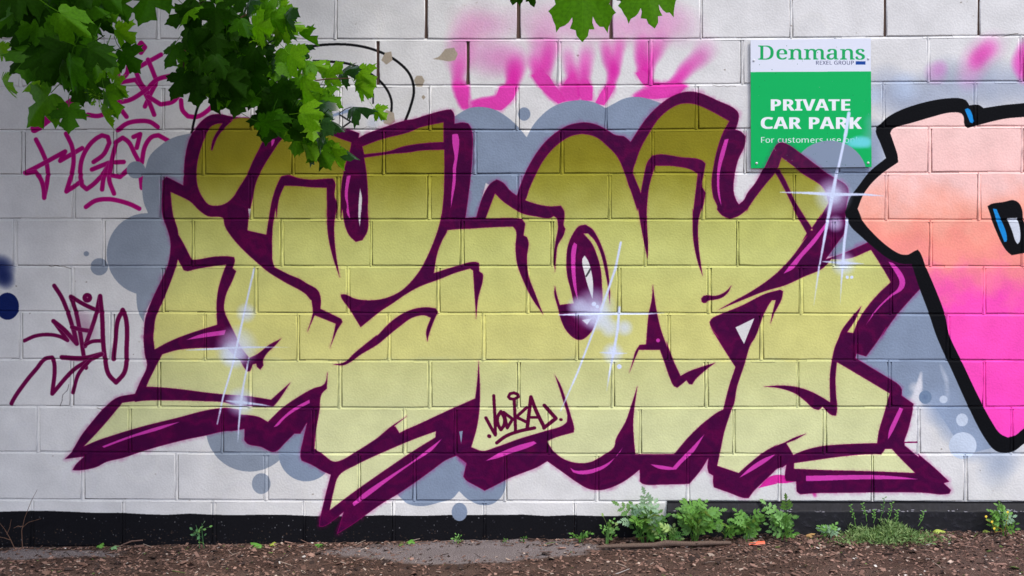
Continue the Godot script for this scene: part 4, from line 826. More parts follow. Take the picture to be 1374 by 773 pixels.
func pointing(m: MB, p: Array, tile: int) -> void:
	# weathered bed joint: struck back under the block above, flush with the block below
	var back := rng.randf_range(-0.0085, -0.0055)
	var front := rng.randf_range(-0.0022, 0.0008)
	var ids := []
	for k in 4: ids.append(m.vert(Vector3(p[k].x, p[k].y, (front if k < 2 else back) + rng.randf_range(-0.0006, 0.0006)), Vector3(0, 0.45, 0.9).normalized(), uv_of(p[k], tile)))
	m.quad(ids[0], ids[1], ids[2], ids[3])

func fillet(m: MB, p: Array, z: float, tile: int) -> void:
	# mortar of an upright joint: a ragged bead that leans on one block and leaves a slit beside the other here and there
	var lean := rng.randf_range(-0.6, 0.6)
	var crack := rng.randf() < 0.62
	var crack_l := rng.randf() < 0.35
	var rows := []
	var n := 7
	for k in n + 1:
		var t := float(k) / n
		var a: Vector2 = p[0].lerp(p[3], t)
		var b: Vector2 = p[1].lerp(p[2], t)
		var mid := a.lerp(b, 0.5 + lean * 0.15) + Vector2(rng.randf_range(-0.0012, 0.0012), 0)
		var hw := rng.randf_range(0.0018, 0.0042)
		var edge_r := b if not crack else b - Vector2(rng.randf_range(0.0034, 0.0052), 0)
		var edge_l := a if not crack_l else a + Vector2(rng.randf_range(0.0030, 0.0046), 0)
		var row := []
		for q in [[edge_l, z - 0.0015, -0.7], [mid - Vector2(hw, 0), z + rng.randf_range(0.0008, 0.0034), -0.6], [mid + Vector2(hw * 0.6, 0), z + rng.randf_range(0.0008, 0.003), 0.6], [edge_r, z - 0.003, 0.7]]:
			row.append(m.vert(Vector3(q[0].x, q[0].y, q[1]), Vector3(q[2], rng.randf_range(-0.2, 0.3), 1).normalized(), uv_of(q[0], tile)))
		rows.append(row)
	for k in n:
		for q in 3: m.quad(rows[k][q], rows[k][q + 1], rows[k + 1][q + 1], rows[k + 1][q])

func strip(m: MB, p: Array, z: float, tile: int) -> void:
	var ids := []
	for q in p:
		var tilt: float = rng.randf_range(-0.15, 0.15)
		ids.append(m.vert(Vector3(q.x, q.y, z + rng.randf_range(-0.0008, 0.0008)), Vector3(0, tilt, 1).normalized(), uv_of(q, tile)))
	m.quad(ids[0], ids[1], ids[2], ids[3])

func finish_tiles() -> Array:
	# brings the painting to its final size, adds the grain of paint on block, and cuts the two wall sheets
	img.shrink_x2()
	img.convert(Image.FORMAT_RGB8)
	var w := img.get_width()
	var h := img.get_height()
	var fine := FastNoiseLite.new()
	fine.seed = 5
	fine.noise_type = FastNoiseLite.TYPE_SIMPLEX
	fine.frequency = 0.15
	fine.fractal_octaves = 3
	var broad := FastNoiseLite.new()
	broad.seed = 9
	broad.frequency = 0.011
	broad.fractal_octaves = 4
	var nf := fine.get_image(w, h, false, false, false).get_data()
	var nb := broad.get_image(w, h).get_data()
	var d := img.get_data()
	var hm := PackedByteArray()
	hm.resize(w * h)
	for k in w * h:
		var a := nf[k]
		var b := nb[k]
		var f := 0.93 + a * 0.00018 + b * 0.00036
		var j := k * 3
		d[j] = mini(255, int(d[j] * f))
		d[j + 1] = mini(255, int(d[j + 1] * f))
		d[j + 2] = mini(255, int(d[j + 2] * f))
		hm[k] = mini(255, int(a * 0.62 + b * 0.30))
	img = Image.create_from_data(w, h, false, Image.FORMAT_RGB8, d)
	var hi := Image.create_from_data(w, h, false, Image.FORMAT_L8, hm)
	# drips, lumps and pock marks
	var lump := Image.create(1, 1, false, Image.FORMAT_L8)
	for k in 900:
		var x := rng.randi_range(4, w - 8)
		var y := rng.randi_range(4, h - 8)
		var up := rng.randf() < 0.6
		hi.fill_rect(Rect2i(x, y, rng.randi_range(1, 3), rng.randi_range(1, 4)), Color.WHITE if up else Color(0.1, 0.1, 0.1))
	var out := []
	for t in 2:
		var r := Rect2i(0 if t == 0 else 1200, 0, 1500, 1350)
		var m := mat(Color.WHITE, 0.7, 0.17)
		m.albedo_texture = ImageTexture.create_from_image(img.get_region(r))
		m.texture_repeat = false
		m.heightmap_enabled = true
		m.heightmap_texture = ImageTexture.create_from_image(hi.get_region(r))
		m.heightmap_scale = 0.11
		out.append(m)
	return out

# ---------------------------------------------------------------- the sign
func build_sign() -> void:
	var keep := [img, can_o, can_s]
	var p0 := wall(1006.3, 54)
	var p1 := wall(1168, 226)
	can_o = Vector2(p0.x, p0.y)
	can_s = 1400.0
	img = Image.create(int((p1.x - p0.x) * can_s), int((p0.y - p1.y) * can_s), false, Image.FORMAT_RGBA8)
	img.fill(c8(10, 178, 92))
	var top := PackedVector2Array([cp(1000, 40), cp(1180, 40), cp(1180, 96.5), cp(1000, 97.5)])
	fill_rings([top], c8(222, 226, 238))
	for o in [0.0, 0.8]: glyphs("Denmans", "Droid Serif", 400, 1016.5 + o, 81, 142, 19, c8(24, 166, 92))
	glyphs("REXEL GROUP", "Droid Sans", 400, 1094, 87.6, 50.5, 5.2, c8(52, 56, 96))
	fill_rings([PackedVector2Array([cp(1147, 83), cp(1160, 83), cp(1160, 87.4), cp(1147, 87.4)])], c8(26, 70, 150))
	for o in [0.0, 0.9]:
		glyphs("PRIVATE", "Droid Sans", 700, 1033.5 + o, 149, 105.5, 15.5, c8(236, 238, 242))
		glyphs("CAR PARK", "Droid Sans", 700, 1020 + o, 173.5, 134.5, 16, c8(236, 238, 242))
	glyphs("For customers use only", "Droid Sans", 400, 1020.5, 194.5, 136, 10.6, c8(230, 234, 240))
	# overspray from the pieces on either side
	for g in [[1172, 165, 18, 0.5], [1170, 185, 20, 0.5]]: dab(g[0], g[1], g[2], Color(0.62, 0.68, 0.76, g[3]))
	spray([[1138, 193, 8, 0.6], [1152, 191, 11, 1], [1166, 192, 9, 0.9]], Color(0.42, 0.84, 0.86, 0.75))
	paint_letters()
	paint_stars()
	for k in 90: oval(rng.randf_range(1007, 1168), 226.0 - 172.0 * pow(rng.randf(), 1.5), rng.randf_range(0.15, 0.5), rng.randf_range(0.15, 0.6), c8(150, 160, 150) if rng.randf() < 0.5 else c8(30, 92, 60))
	img.shrink_x2()
	var s := thing("sign", Vector3.ZERO, "green and white private car park sign with its lower part sprayed over", "sign")
	var m := mat(Color.WHITE, 0.4, 0.22)
	m.albedo_texture = ImageTexture.create_from_image(img)
	m.texture_repeat = false
	var b := MB.new()
	var z0 := 0.009
	var z1 := 0.0125
	var q := [wall(1006.8, 226.3), wall(1168.4, 224.4), wall(1167.4, 52.2), wall(1006.3, 54.5)]
	var ids := []
	for k in q: ids.append(b.vert(Vector3(k.x, k.y, z1), Vector3.BACK, Vector2((k.x - p0.x) / (p1.x - p0.x), (p0.y - k.y) / (p0.y - p1.y))))
	b.quad(ids[0], ids[1], ids[2], ids[3])
	put("panel", b.mesh(), m, s)
	var e := MB.new()
	for k in 4:
		var a: Vector2 = q[k]
		var c: Vector2 = q[(k + 1) % 4]
		var nn := Vector3(c.y - a.y, a.x - c.x, 0).normalized()
		e.flat([Vector3(a.x, a.y, z0), Vector3(c.x, c.y, z0), Vector3(c.x, c.y, z1), Vector3(a.x, a.y, z1)], nn)
	e.flat([Vector3(q[0].x, q[0].y, z0), Vector3(q[1].x, q[1].y, z0), Vector3(q[2].x, q[2].y, z0), Vector3(q[3].x, q[3].y, z0)], Vector3.FORWARD)
	put("panel_edge", e.mesh(), mat(c8(150, 156, 162), 0.5), s)
	for g in [[1014.5, 219.5], [1163.8, 219], [1164, 79.5], [1010.8, 82]]:
		var at2 := wall(g[0], g[1])
		var cap := MB.new()
		var prev := []
		for ring in [[0.0062, 0.0], [0.0058, 0.0018], [0.0042, 0.0032], [0.0, 0.0038]]:
			var row := []
			for k in 12:
				var t := TAU * k / 12
				var nn := Vector3(cos(t) * ring[0] * 100, sin(t) * ring[0] * 100, 0.2 + ring[1] * 200).normalized()
				row.append(cap.vert(Vector3(at2.x + cos(t) * ring[0], at2.y + sin(t) * ring[0], z1 + ring[1] - 0.0002), nn))
			if prev:
				for k in 12: cap.quad(prev[k], prev[(k + 1) % 12], row[(k + 1) % 12], row[k])
			prev = row
		put("screw_cap", cap.mesh(), mat(c8(205, 208, 212), 0.35), s)
	img = keep[0]; can_o = keep[1]; can_s = keep[2]

# ---------------------------------------------------------------- ground
var gnoise := FastNoiseLite.new()

func ground_h(x: float, z: float) -> float:
	var near := 0.047 + 0.0205 * clampf(x, -3.5, 3.5) + 0.004 * maxf(0.0, x)
	var far := 0.02
	var t := smoothstep(0.25, 1.8, z)
	var bank := 0.012 * exp(-z * 14.0)
	return lerpf(near, far, t) + bank + gnoise.get_noise_2d(x * 14.0, z * 14.0) * 0.007

func build_ground() -> void:
	gnoise.seed = 77
	gnoise.frequency = 0.5
	gnoise.fractal_octaves = 3
	var patch := FastNoiseLite.new()
	patch.seed = 12
	patch.frequency = 2.4
	patch.fractal_octaves = 5
	var m := MB.new()
	var xs := []
	var zs := []
	var x := -3.6
	while x <= 3.6: xs.append(x); x += 0.03
	for e in [4.5, 6.0, 9.0, 14.0, 25.0, 60.0, 150.0, 400.0]: xs.push_front(-e); xs.append(e)
	var z := -0.02
	while z < 0.9: zs.append(z); z += 0.02
	for e in [1.0, 1.2, 1.5, 2.0, 2.8, 4.0, 6.0, 9.0, 16.0, 40.0, 120.0, 400.0]: zs.append(e)
	var ids := []
	for zz in zs:
		var row := []
		for xx in xs:
			var y := ground_h(xx, zz)
			var e := 0.02
			var n := Vector3(ground_h(xx - e, zz) - ground_h(xx + e, zz), 2.0 * e, ground_h(xx, zz - e) - ground_h(xx, zz + e)).normalized()
			var t := patch.get_noise_2d(xx, zz * 2.2)
			# worn grey tarmac lies bare in two patches, the rest is under brown litter
			var grey := exp(-pow((xx + 0.2) / 0.56, 2.0) - pow((zz - 0.16) / 0.2, 2.0)) * 1.25 + exp(-pow((xx + 2.35) / 0.55, 2.0) - pow((zz - 0.1) / 0.09, 2.0)) * 1.0
			grey = smoothstep(0.35, 0.6, grey + t * 0.55)
			var c := Color(0.11, 0.068, 0.055).lerp(Color(0.19, 0.128, 0.108), clampf(0.5 + t, 0.0, 1.0)).lerp(Color(0.34, 0.30, 0.31), grey)
			row.append(m.vert(Vector3(xx, y, zz), n, Vector2(xx, zz), c))
		ids.append(row)
	for a in zs.size() - 1:
		for b in xs.size() - 1: m.quad(ids[a][b], ids[a][b + 1], ids[a + 1][b + 1], ids[a + 1][b])
	var g := mat(Color.WHITE, 0.95, 0.25)
	g.vertex_color_use_as_albedo = true
	var n := FastNoiseLite.new()
	n.seed = 3
	n.frequency = 0.09
	n.fractal_octaves = 4
	var t := NoiseTexture2D.new()
	t.noise = n
	t.width = 1024
	t.height = 1024
	t.seamless = true
	var gr := Gradient.new()
	gr.offsets = PackedFloat32Array([0.15, 0.5, 0.8])
	gr.colors = PackedColorArray([c8(120, 116, 112), c8(205, 200, 196), c8(255, 250, 245)])
	t.color_ramp = gr
	g.albedo_texture = t
	g.heightmap_enabled = true
	g.heightmap_texture = t
	g.heightmap_scale = 0.8
	g.uv1_triplanar = true
	g.uv1_world_triplanar = true
	g.uv1_scale = Vector3(1.6, 1.6, 1.6)
	var o := put("ground", m.mesh(), g, self)
	tag(o, "brown littered ground with bare patches of grey tarmac at the foot of the wall", "ground", "", "structure")

func build_litter() -> void:
	# bark chips, leaf crumbs and twiglets: nobody could count them
	for kind in 3:
		var m := MB.new()
		if kind == 0:      # curled crumb of leaf
			for q in [[-0.5, -0.4, 0.10], [0.5, -0.3, 0.0], [0.45, 0.4, 0.12], [-0.4, 0.35, 0.0], [0.0, 0.0, 0.26]]: m.vert(Vector3(q[0], q[2], q[1]), Vector3(q[0] * 0.5, 1, q[1] * 0.5).normalized())
			for k in 4: m.tri(4, k, (k + 1) % 4)
		elif kind == 1:    # bark chip
			m.box(Vector3(-0.6, 0.0, -0.22), Vector3(0.6, 0.13, 0.22))
		else:              # twiglet
			m.tube([Vector3(-1.4, 0.06, 0), Vector3(-0.3, 0.14, 0.15), Vector3(1.3, 0.05, -0.1)], [0.05, 0.06, 0.035], 4)
		var mm := MultiMesh.new()
		mm.transform_format = MultiMesh.TRANSFORM_3D
		mm.use_colors = true
		mm.mesh = m.mesh()
		var n: int = [16000, 7000, 1500][kind]
		mm.instance_count = n
		for k in n:
			var x := rng.randf_range(-3.4, 3.4)
			var z := 0.012 + 1.5 * pow(rng.randf(), 1.7)
			var bare := 1.25 * exp(-pow((x + 0.2) / 0.6, 2.0) - pow((z - 0.16) / 0.19, 2.0)) + exp(-pow((x + 2.35) / 0.55, 2.0) - pow((z - 0.1) / 0.09, 2.0))
			if rng.randf() < bare * 0.85: x = rng.randf_range(0.75, 3.4)
			var s := rng.randf_range(0.006, 0.017) if kind < 2 else rng.randf_range(0.012, 0.03)
			if rng.randf() < 0.06: s *= rng.randf_range(1.5, 2.6)
			var b := Basis.from_euler(Vector3(rng.randf_range(-0.5, 0.5), rng.randf() * TAU, rng.randf_range(-0.5, 0.5))).scaled(Vector3.ONE * s)
			mm.set_instance_transform(k, Transform3D(b, Vector3(x, ground_h(x, z) + s * 0.1, z)))
			var t := rng.randf()
			var c := Color(0.15, 0.084, 0.064).lerp(Color(0.32, 0.195, 0.155), rng.randf())
			if t < 0.05: c = Color(0.44, 0.34, 0.28)
			elif t < 0.06: c = Color(0.62, 0.57, 0.53)
			elif t < 0.075: c = Color(0.12, 0.17, 0.05)
			elif t < 0.35: c = Color(0.05, 0.034, 0.03)
			mm.set_instance_color(k, c * rng.randf_range(0.7, 1.2))
		var o := MultiMeshInstance3D.new()
		o.name = ["leaf_litter", "bark_chips", "fallen_twigs"][kind]
		o.multimesh = mm
		var lm := mat(Color.WHITE, 0.9, 0.25)
		lm.vertex_color_use_as_albedo = true
		o.material_override = lm
		add_child(o, true)
		tag(o, ["brown crumbs of dead leaf scattered over the ground by the wall", "reddish bark chips strewn over the ground by the wall", "thin dead twiglets lying in the litter by the wall"][kind], ["leaf litter", "bark chips", "twigs"][kind], "", "stuff")

# ---------------------------------------------------------------- leaves
const LEAF_HALF := [[0.03, 0.04], [0.10, -0.035], [0.22, -0.03], [0.36, -0.02], [0.33, 0.06], [0.42, 0.10], [0.38, 0.17], [0.27, 0.20], [0.41, 0.25], [0.50, 0.22], [0.54, 0.32], [0.70, 0.40], [0.56, 0.44], [0.55, 0.54], [0.43, 0.50], [0.34, 0.53], [0.20, 0.50], [0.25, 0.62], [0.23, 0.70], [0.33, 0.76], [0.20, 0.80], [0.15, 0.90], [0.07, 0.94]]

const LEAF_BROAD := [[0.03, 0.04], [0.12, -0.03], [0.30, -0.02], [0.42, 0.05], [0.40, 0.16], [0.55, 0.24], [0.52, 0.34], [0.66, 0.46], [0.60, 0.53], [0.56, 0.64], [0.52, 0.72], [0.50, 0.85], [0.44, 0.76], [0.34, 0.73], [0.27, 0.68], [0.20, 0.586], [0.19, 0.70], [0.24, 0.79], [0.13, 0.83], [0.11, 0.93]]

func leaf_mesh(fold: float, droop: float, twist: float, stalk := true, half: Array = LEAF_HALF) -> ArrayMesh:
	var o := []
	for k in half: o.append(Vector2(k[0], k[1]))
	o.append(Vector2(0, 1.06))
	for k in range(half.size() - 1, -1, -1): o.append(Vector2(-half[k][0] * 0.96, half[k][1] + 0.02 * sin(k * 2.0)))
	var shape := func(p: Vector2) -> Vector3:
		var q := p - Vector2(0, 0.15)
		var a := atan2(q.x, q.y)
		var r := q.length()
		var vein := absf(sin(a * 2.4)) * r
		return Vector3(p.x * (1.0 - fold * 0.25), p.y, -fold * absf(p.x) * 0.55 - droop * r * r - vein * 0.10 + twist * p.x * p.y)
	var m := MB.new()
	var hub := Vector2(0, 0.15)
	var rings := []
	for f in [0.5, 1.0]:
		var row := []
		for p in o:
			var q: Vector2 = hub.lerp(p, f)
			var e := 0.02
			var dx: Vector3 = shape.call(q + Vector2(e, 0)) - shape.call(q - Vector2(e, 0))
			var dy: Vector3 = shape.call(q + Vector2(0, e)) - shape.call(q - Vector2(0, e))
			row.append(m.vert(shape.call(q), dx.cross(dy).normalized(), Vector2(q.x * 0.66 + 0.5, 1.0 - (q.y + 0.06) / 1.15)))
		rings.append(row)
	var h := m.vert(shape.call(hub), Vector3(0, 0, 1), Vector2(0.5, 1.0 - 0.21 / 1.15))
	var n := o.size()
	for k in n - 1:
		m.tri(h, rings[0][k], rings[0][k + 1])
		m.quad(rings[0][k], rings[0][k + 1], rings[1][k + 1], rings[1][k])
	if stalk: m.tube([Vector3(0, 0.06, 0), Vector3(0.02, -0.2, -0.04), Vector3(0, -0.55, -0.16)], [0.012, 0.011, 0.014], 4)
	return m.mesh()

func leaf_texture() -> ImageTexture:
	var n := 256
	var im := Image.create(n, n, false, Image.FORMAT_RGB8)
	var fn := FastNoiseLite.new()
	fn.seed = 4
	fn.frequency = 0.05
	for y in n:
		for x in n:
			var p := Vector2((x / float(n) - 0.5) / 0.66, (1.0 - y / float(n)) * 1.15 - 0.06) - Vector2(0, 0.05)
			var v := 0.0
			for a in [0.0, 0.62, -0.62, 1.25, -1.25]:
				var d := Vector2(sin(a), cos(a))
				var along := p.dot(d)
				var off := absf(p.dot(Vector2(d.y, -d.x)))
				if along > 0: v = maxf(v, 1.0 - off / (0.016 - 0.010 * along))
				if along > 0.1:
					var s := fmod(along - off * 0.8 + 2.0, 0.13)
					if off < 0.22: v = maxf(v, 0.45 * (1.0 - absf(s - 0.06) / 0.010))
			var g := 0.86 + 0.13 * fn.get_noise_2d(x, y)
			var c := Color(g, g, g).lerp(Color(1, 1, 0.92), clampf(v, 0, 1) * 0.55)
			im.set_pixel(x, y, c)
	return ImageTexture.create_from_image(im)

var leaf_meshes := []
var leaf_mats := []

func make_leaf_kit() -> void:
	for q in [[0.15, 0.20, 0.0], [0.55, 0.15, 0.25], [0.30, 0.45, -0.3], [0.9, 0.25, 0.15], [0.05, 0.05, 0.1], [0.45, 0.6, 0.3], [0.25, -0.15, -0.2]]: leaf_meshes.append(leaf_mesh(q[0], q[1], q[2]))
	for q in [[0.08, 0.06, 0.05], [0.35, 0.25, -0.2], [0.6, 0.35, 0.2]]: leaf_meshes.append(leaf_mesh(q[0], q[1], q[2], true, LEAF_BROAD))
	var t := leaf_texture()
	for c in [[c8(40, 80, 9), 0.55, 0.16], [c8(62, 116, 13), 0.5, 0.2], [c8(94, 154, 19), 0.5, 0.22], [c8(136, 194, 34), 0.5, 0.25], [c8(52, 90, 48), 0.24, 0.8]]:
		var m := mat(c[0], c[1], c[2])
		m.albedo_texture = t
		m.backlight_enabled = true
		m.backlight = Color(0.85, 1.0, 0.2)
		leaf_mats.append(m)

func leaf_basis(deg: float, roll: float, pitch: float) -> Basis:
	var a := deg_to_rad(deg)
	var y := Vector3(cos(a), -sin(a), 0)
	var b := Basis(y.cross(Vector3.BACK), y, Vector3.BACK)
	return b * Basis(Vector3.UP, roll) * Basis(Vector3.RIGHT, pitch)

func add_leaf(tree: Node3D, px: float, py: float, z: float, deg: float, size_px: float, roll: float, pitch: float, tone: int, variant := -1) -> void:
	var p := at(px, py, z)
	var s := size_px * (cam_pos.z - z) / FOCAL
	var b := leaf_basis(deg, roll, pitch)
	var o := put("leaf", leaf_meshes[variant if variant >= 0 else rng.randi() % leaf_meshes.size()], leaf_mats[tone], tree)
	o.transform = Transform3D(b.scaled(Vector3.ONE * s), p - b.y * s * 0.5)

func inside(poly: Array, p: Vector2) -> bool:
	var v := PackedVector2Array()
	for k in range(0, poly.size(), 2): v.append(Vector2(poly[k], poly[k + 1]))
	return Geometry2D.is_point_in_polygon(p, v)

func branch(tree: Node3D, pts: Array, r0: float, r1: float, m: Material, called := "branch") -> void:
	var path := []
	var radii := []
	var c := Curve3D.new()
	for k in pts.size():
		var t: Vector3 = (pts[mini(k + 1, pts.size() - 1)] - pts[maxi(k - 1, 0)]) / 6.0
		c.add_point(pts[k], -t, t)
	var n := pts.size() * 4
	for k in n + 1:
		path.append(c.sample_baked(c.get_baked_length() * k / n))
		radii.append(lerpf(r0, r1, float(k) / n))
	var b := MB.new()
	b.tube(path, radii, 7, 0.08)
	put(called, b.mesh(), m, tree)

func seed_cluster(tree: Node3D, px: float, py: float, z: float, r: float) -> void:
	# the hanging bunch of young green keys and flower stalks
	var m := MB.new()
	var o := at(px, py, z)
	var s := r * (cam_pos.z - z) / FOCAL
	for k in 26:
		var d := Vector3(rng.randf_range(-1, 1), rng.randf_range(-1.1, 0.5), rng.randf_range(-1, 1)).normalized()
		var e := o + d * s * rng.randf_range(0.5, 1.1)
		m.tube([o, (o + e) / 2.0 + Vector3(0, s * 0.12, 0), e], [0.0009, 0.0007, 0.0007], 3)
		var side := d.cross(Vector3(rng.randf_range(-1, 1), rng.randf_range(-1, 1), 1)).normalized() * s * 0.13
		var tip := e + (d + Vector3(0, -0.5, 0)).normalized() * s * 0.42
		var nn := d.cross(side).normalized()
		m.flat([e, e.lerp(tip, 0.4) + side, tip, e.lerp(tip, 0.5) - side], nn)
	var q := put("seed_cluster", m.mesh(), leaf_mats[3], tree)

func build_tree() -> void:
	make_leaf_kit()
	var bark := mat(c8(58, 46, 38), 0.9, 0.25)
	var n := FastNoiseLite.new()
	n.seed = 8
	n.frequency = 0.06
	var t := NoiseTexture2D.new()
	t.noise = n
	t.width = 256
	t.height = 256
	t.seamless = true
	bark.heightmap_enabled = true
	bark.heightmap_texture = t
	bark.heightmap_scale = 0.6
	bark.uv1_triplanar = true
	bark.uv1_scale = Vector3(6, 2, 6)
	var shoot := mat(c8(88, 62, 44), 0.7, 0.3)
	var tree := thing("maple_tree", Vector3.ZERO, "green maple tree whose leafy branches hang down over the top left of the wall", "tree")
	branch(tree, [Vector3(-3.5, -0.1, 2.9), Vector3(-3.46, 1.2, 2.85), Vector3(-3.4, 2.4, 2.7), Vector3(-3.2, 3.6, 2.5), Vector3(-3.1, 5.2, 2.4)], 0.17, 0.09, bark, "trunk")
	branch(tree, [Vector3(-3.36, 2.7, 2.66), Vector3(-2.8, 3.1, 2.1), Vector3(-2.1, 2.95, 1.5), at(70, -60, 1.25), at(84, 20, 1.2), at(82, 85, 1.15), at(90, 115, 1.15)], 0.05, 0.004, bark, "branch")
	branch(tree, [Vector3(-3.3, 3.0, 2.6), Vector3(-2.5, 3.4, 2.0), Vector3(-1.7, 3.0, 1.4), at(262, -40, 1.1), at(268, 4, 1.1), at(293, 40, 1.08), at(312, 62, 1.05), at(345, 85, 1.0), at(388, 93, 0.98)], 0.05, 0.005, bark, "branch")
	branch(tree, [at(388, 93, 0.98), at(410, 102, 0.97), at(425, 108, 0.96), at(438, 106, 0.95), at(470, 105, 0.95)], 0.004, 0.0016, shoot, "twig")
	branch(tree, [at(312, 62, 1.05), at(340, 120, 1.0), at(390, 155, 0.96), at(430, 170, 0.93), at(450, 178, 0.92)], 0.006, 0.0018, shoot, "twig")
	branch(tree, [at(268, 4, 1.1), at(250, 50, 1.15), at(245, 100, 1.2), at(260, 130, 1.2)], 0.005, 0.0018, shoot, "twig")
	branch(tree, [at(293, 40, 1.08), at(330, 20, 1.05), at(360, 5, 1.0), at(385, 30, 1.0)], 0.005, 0.0018, shoot, "twig")
	branch(tree, [Vector3(-3.2, 3.5, 2.5), Vector3(-1.6, 3.5, 2.5), Vector3(-0.3, 3.0, 2.7), Vector3(0.12, 2.4, 2.8), at(783, -75, 2.85), at(783, -45, 2.85)], 0.035, 0.002, bark, "branch")
	# leaves that stand out in the photograph: x, y, distance from the wall, way the tip points, size, roll, pitch, tone
	for l in [[50, 145, 1.35, 140, 66, 0.2, -0.2, 2, 0], [92, 158, 1.4, 88, 42, -0.2, 0.2, 1, 4], [146, 138, 1.2, 62, 46, 0.5, 0.2, 2, 1], [140, 160, 1.2, 62, 32, 1.2, 0.1, 3, 3], [156, 118, 1.2, 30, 34, 0.5, 0.7, 3, 2], [172, 80, 1.2, 50, 44, 0.2, 0.2, 1, 0], [165, 47, 1.2, 30, 40, 0.4, 0.3, 3, 1],
		[197, 4, 1.3, 110, 62, 0.1, 0.1, 1, 4], [158, 8, 1.3, 60, 50, 0.6, 0.2, 1, 1], [3, 70, 1.1, 40, 30, 0.4, 0.4, 3, 1], [6, 115, 1.1, 20, 36, 0.6, 0.8, 3, 2], [22, 84, 1.3, 125, 36, 0.3, 0.2, 0, 0], [46, 108, 1.0, 150, 40, 0.4, 0.3, 3, 2], [70, 82, 1.0, 120, 36, 0.4, 0.3, 2, 1], [18, 30, 1.3, 160, 44, 0.2, 0.3, 0, 0], [140, 6, 1.35, 60, 54, 0.2, 0.2, 2, 0],
		[228, 72, 1.25, 110, 40, 0.4, 0.2, 1, 1], [238, 112, 1.25, 115, 46, 0.3, 0.2, 0, 0], [240, 22, 1.25, 150, 40, 0.2, 0.3, 0, 0], [262, 122, 1.25, 80, 44, 0.1, 0.1, 0, 4], [248, 80, 1.0, 130, 26, 0.2, 0.2, 2, 1], [310, 95, 1.3, 110, 50, 0.1, 0.2, 0, 0], [318, 135, 1.25, 100, 46, 0.2, 0.1, 0, 4],
		[360, 6, 0.95, 20, 44, -0.5, 0.9, 3, 1], [374, 22, 0.95, 35, 38, -0.4, 0.9, 3, 0], [383, 45, 0.95, 45, 40, -0.5, 0.8, 2, 1], [411, 54, 0.95, 22, 34, 1.0, 0.4, 2, 3], [395, 72, 0.95, 45, 40, -0.4, 0.7, 2, 0], [426, 88, 0.93, 25, 36, -0.3, 0.6, 3, 1], [445, 95, 0.93, 330, 38, -0.3, 0.5, 3, 0], [464, 92, 0.92, 20, 38, -0.5, 1.0, 4, 2],
		[490, 104, 0.92, 40, 38, 0.2, 0.4, 3, 0], [487, 121, 0.92, 25, 36, 0.5, 0.6, 3, 1], [486, 142, 0.92, 42, 48, -0.7, 0.9, 4, 3], [509, 152, 0.9, 40, 26, 0.3, 0.4, 3, 1], [436, 133, 1.0, 30, 52, -0.3, 0.5, 2, 0], [387, 166, 1.15, 120, 34, 0.4, -0.2, 3, 4], [357, 168, 1.15, 95, 50, 0.1, 0.1, 0, 0], [384, 135, 1.2, 80, 46, 0.0, 0.0, 0, 4],
		[455, 193, 0.9, 52, 66, -0.8, 0.7, 4, 3], [432, 207, 0.95, 62, 44, 0.2, 0.2, 2, 0], [412, 196, 1.0, 60, 46, 0.3, 0.2, 3, 1], [398, 190, 1.05, 100, 38, 0.1, 0.2, 2, 0], [449, 212, 0.95, 70, 34, 0.6, 0.1, 3, 2], [450, 165, 0.92, 60, 36, -0.6, 0.8, 4, 3], [425, 198, 0.92, 40, 36, -0.5, 0.9, 4, 2], [372, 100, 0.95, 40, 36, -0.3, 1.0, 4, 2], [352, 62, 0.95, 30, 38, -0.3, 1.0, 4, 2], [362, 36, 0.95, 45, 42, -0.3, 1.0, 4, 1], [283, 40, 1.0, 50, 36, -0.2, 1.0, 4, 1], [112, 112, 1.0, 110, 34, -0.1, 0.9, 4, 1],
		[782, 16, 2.85, 91, 72, 0.05, 0.05, 2, 7], [872, 2, 2.8, 80, 66, -0.1, 0.1, 2, 7], [826, -22, 2.75, 70, 50, 0.3, 0.1, 1, 1], [692, -17, 2.8, 100, 44, 0.2, 0.1, 0, 7], [709, -16, 2.8, 75, 44, 0.2, 0.1, 0, 8]]:
		add_leaf(tree, l[0], l[1], l[2], l[3], l[4], l[5], l[6], l[7], l[8])
	var left := [0, -20, 146, -20, 132, 40, 142, 72, 134, 100, 128, 122, 108, 116, 92, 105, 62, 95, 40, 85, 30, 70, 26, 42, 0, 36]
	var right := [236, -20, 368, -20, 396, 45, 412, 80, 410, 110, 448, 150, 445, 176, 425, 192, 372, 182, 340, 150, 310, 138, 270, 120, 256, 100, 256, 55]
	var made := 0
	while made < 74:
		var p := Vector2(rng.randf_range(-10, 180), rng.randf_range(-25, 150))
		if not inside(left, p): continue
		var up := clampf(p.y / 150.0, 0, 1)
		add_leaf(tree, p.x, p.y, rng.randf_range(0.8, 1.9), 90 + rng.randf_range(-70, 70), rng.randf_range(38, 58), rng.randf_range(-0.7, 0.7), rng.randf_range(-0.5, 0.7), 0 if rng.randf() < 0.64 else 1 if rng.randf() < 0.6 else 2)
		made += 1
	made = 0
	while made < 112:
		var p := Vector2(rng.randf_range(210, 460), rng.randf_range(-25, 200))
		if not inside(right, p): continue
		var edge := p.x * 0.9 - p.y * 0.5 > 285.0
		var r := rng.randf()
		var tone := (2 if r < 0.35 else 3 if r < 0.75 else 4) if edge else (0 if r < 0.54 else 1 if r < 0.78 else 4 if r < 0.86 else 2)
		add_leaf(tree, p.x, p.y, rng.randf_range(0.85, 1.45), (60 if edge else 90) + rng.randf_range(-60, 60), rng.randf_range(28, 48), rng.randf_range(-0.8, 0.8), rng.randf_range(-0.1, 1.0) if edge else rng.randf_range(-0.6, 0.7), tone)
		made += 1
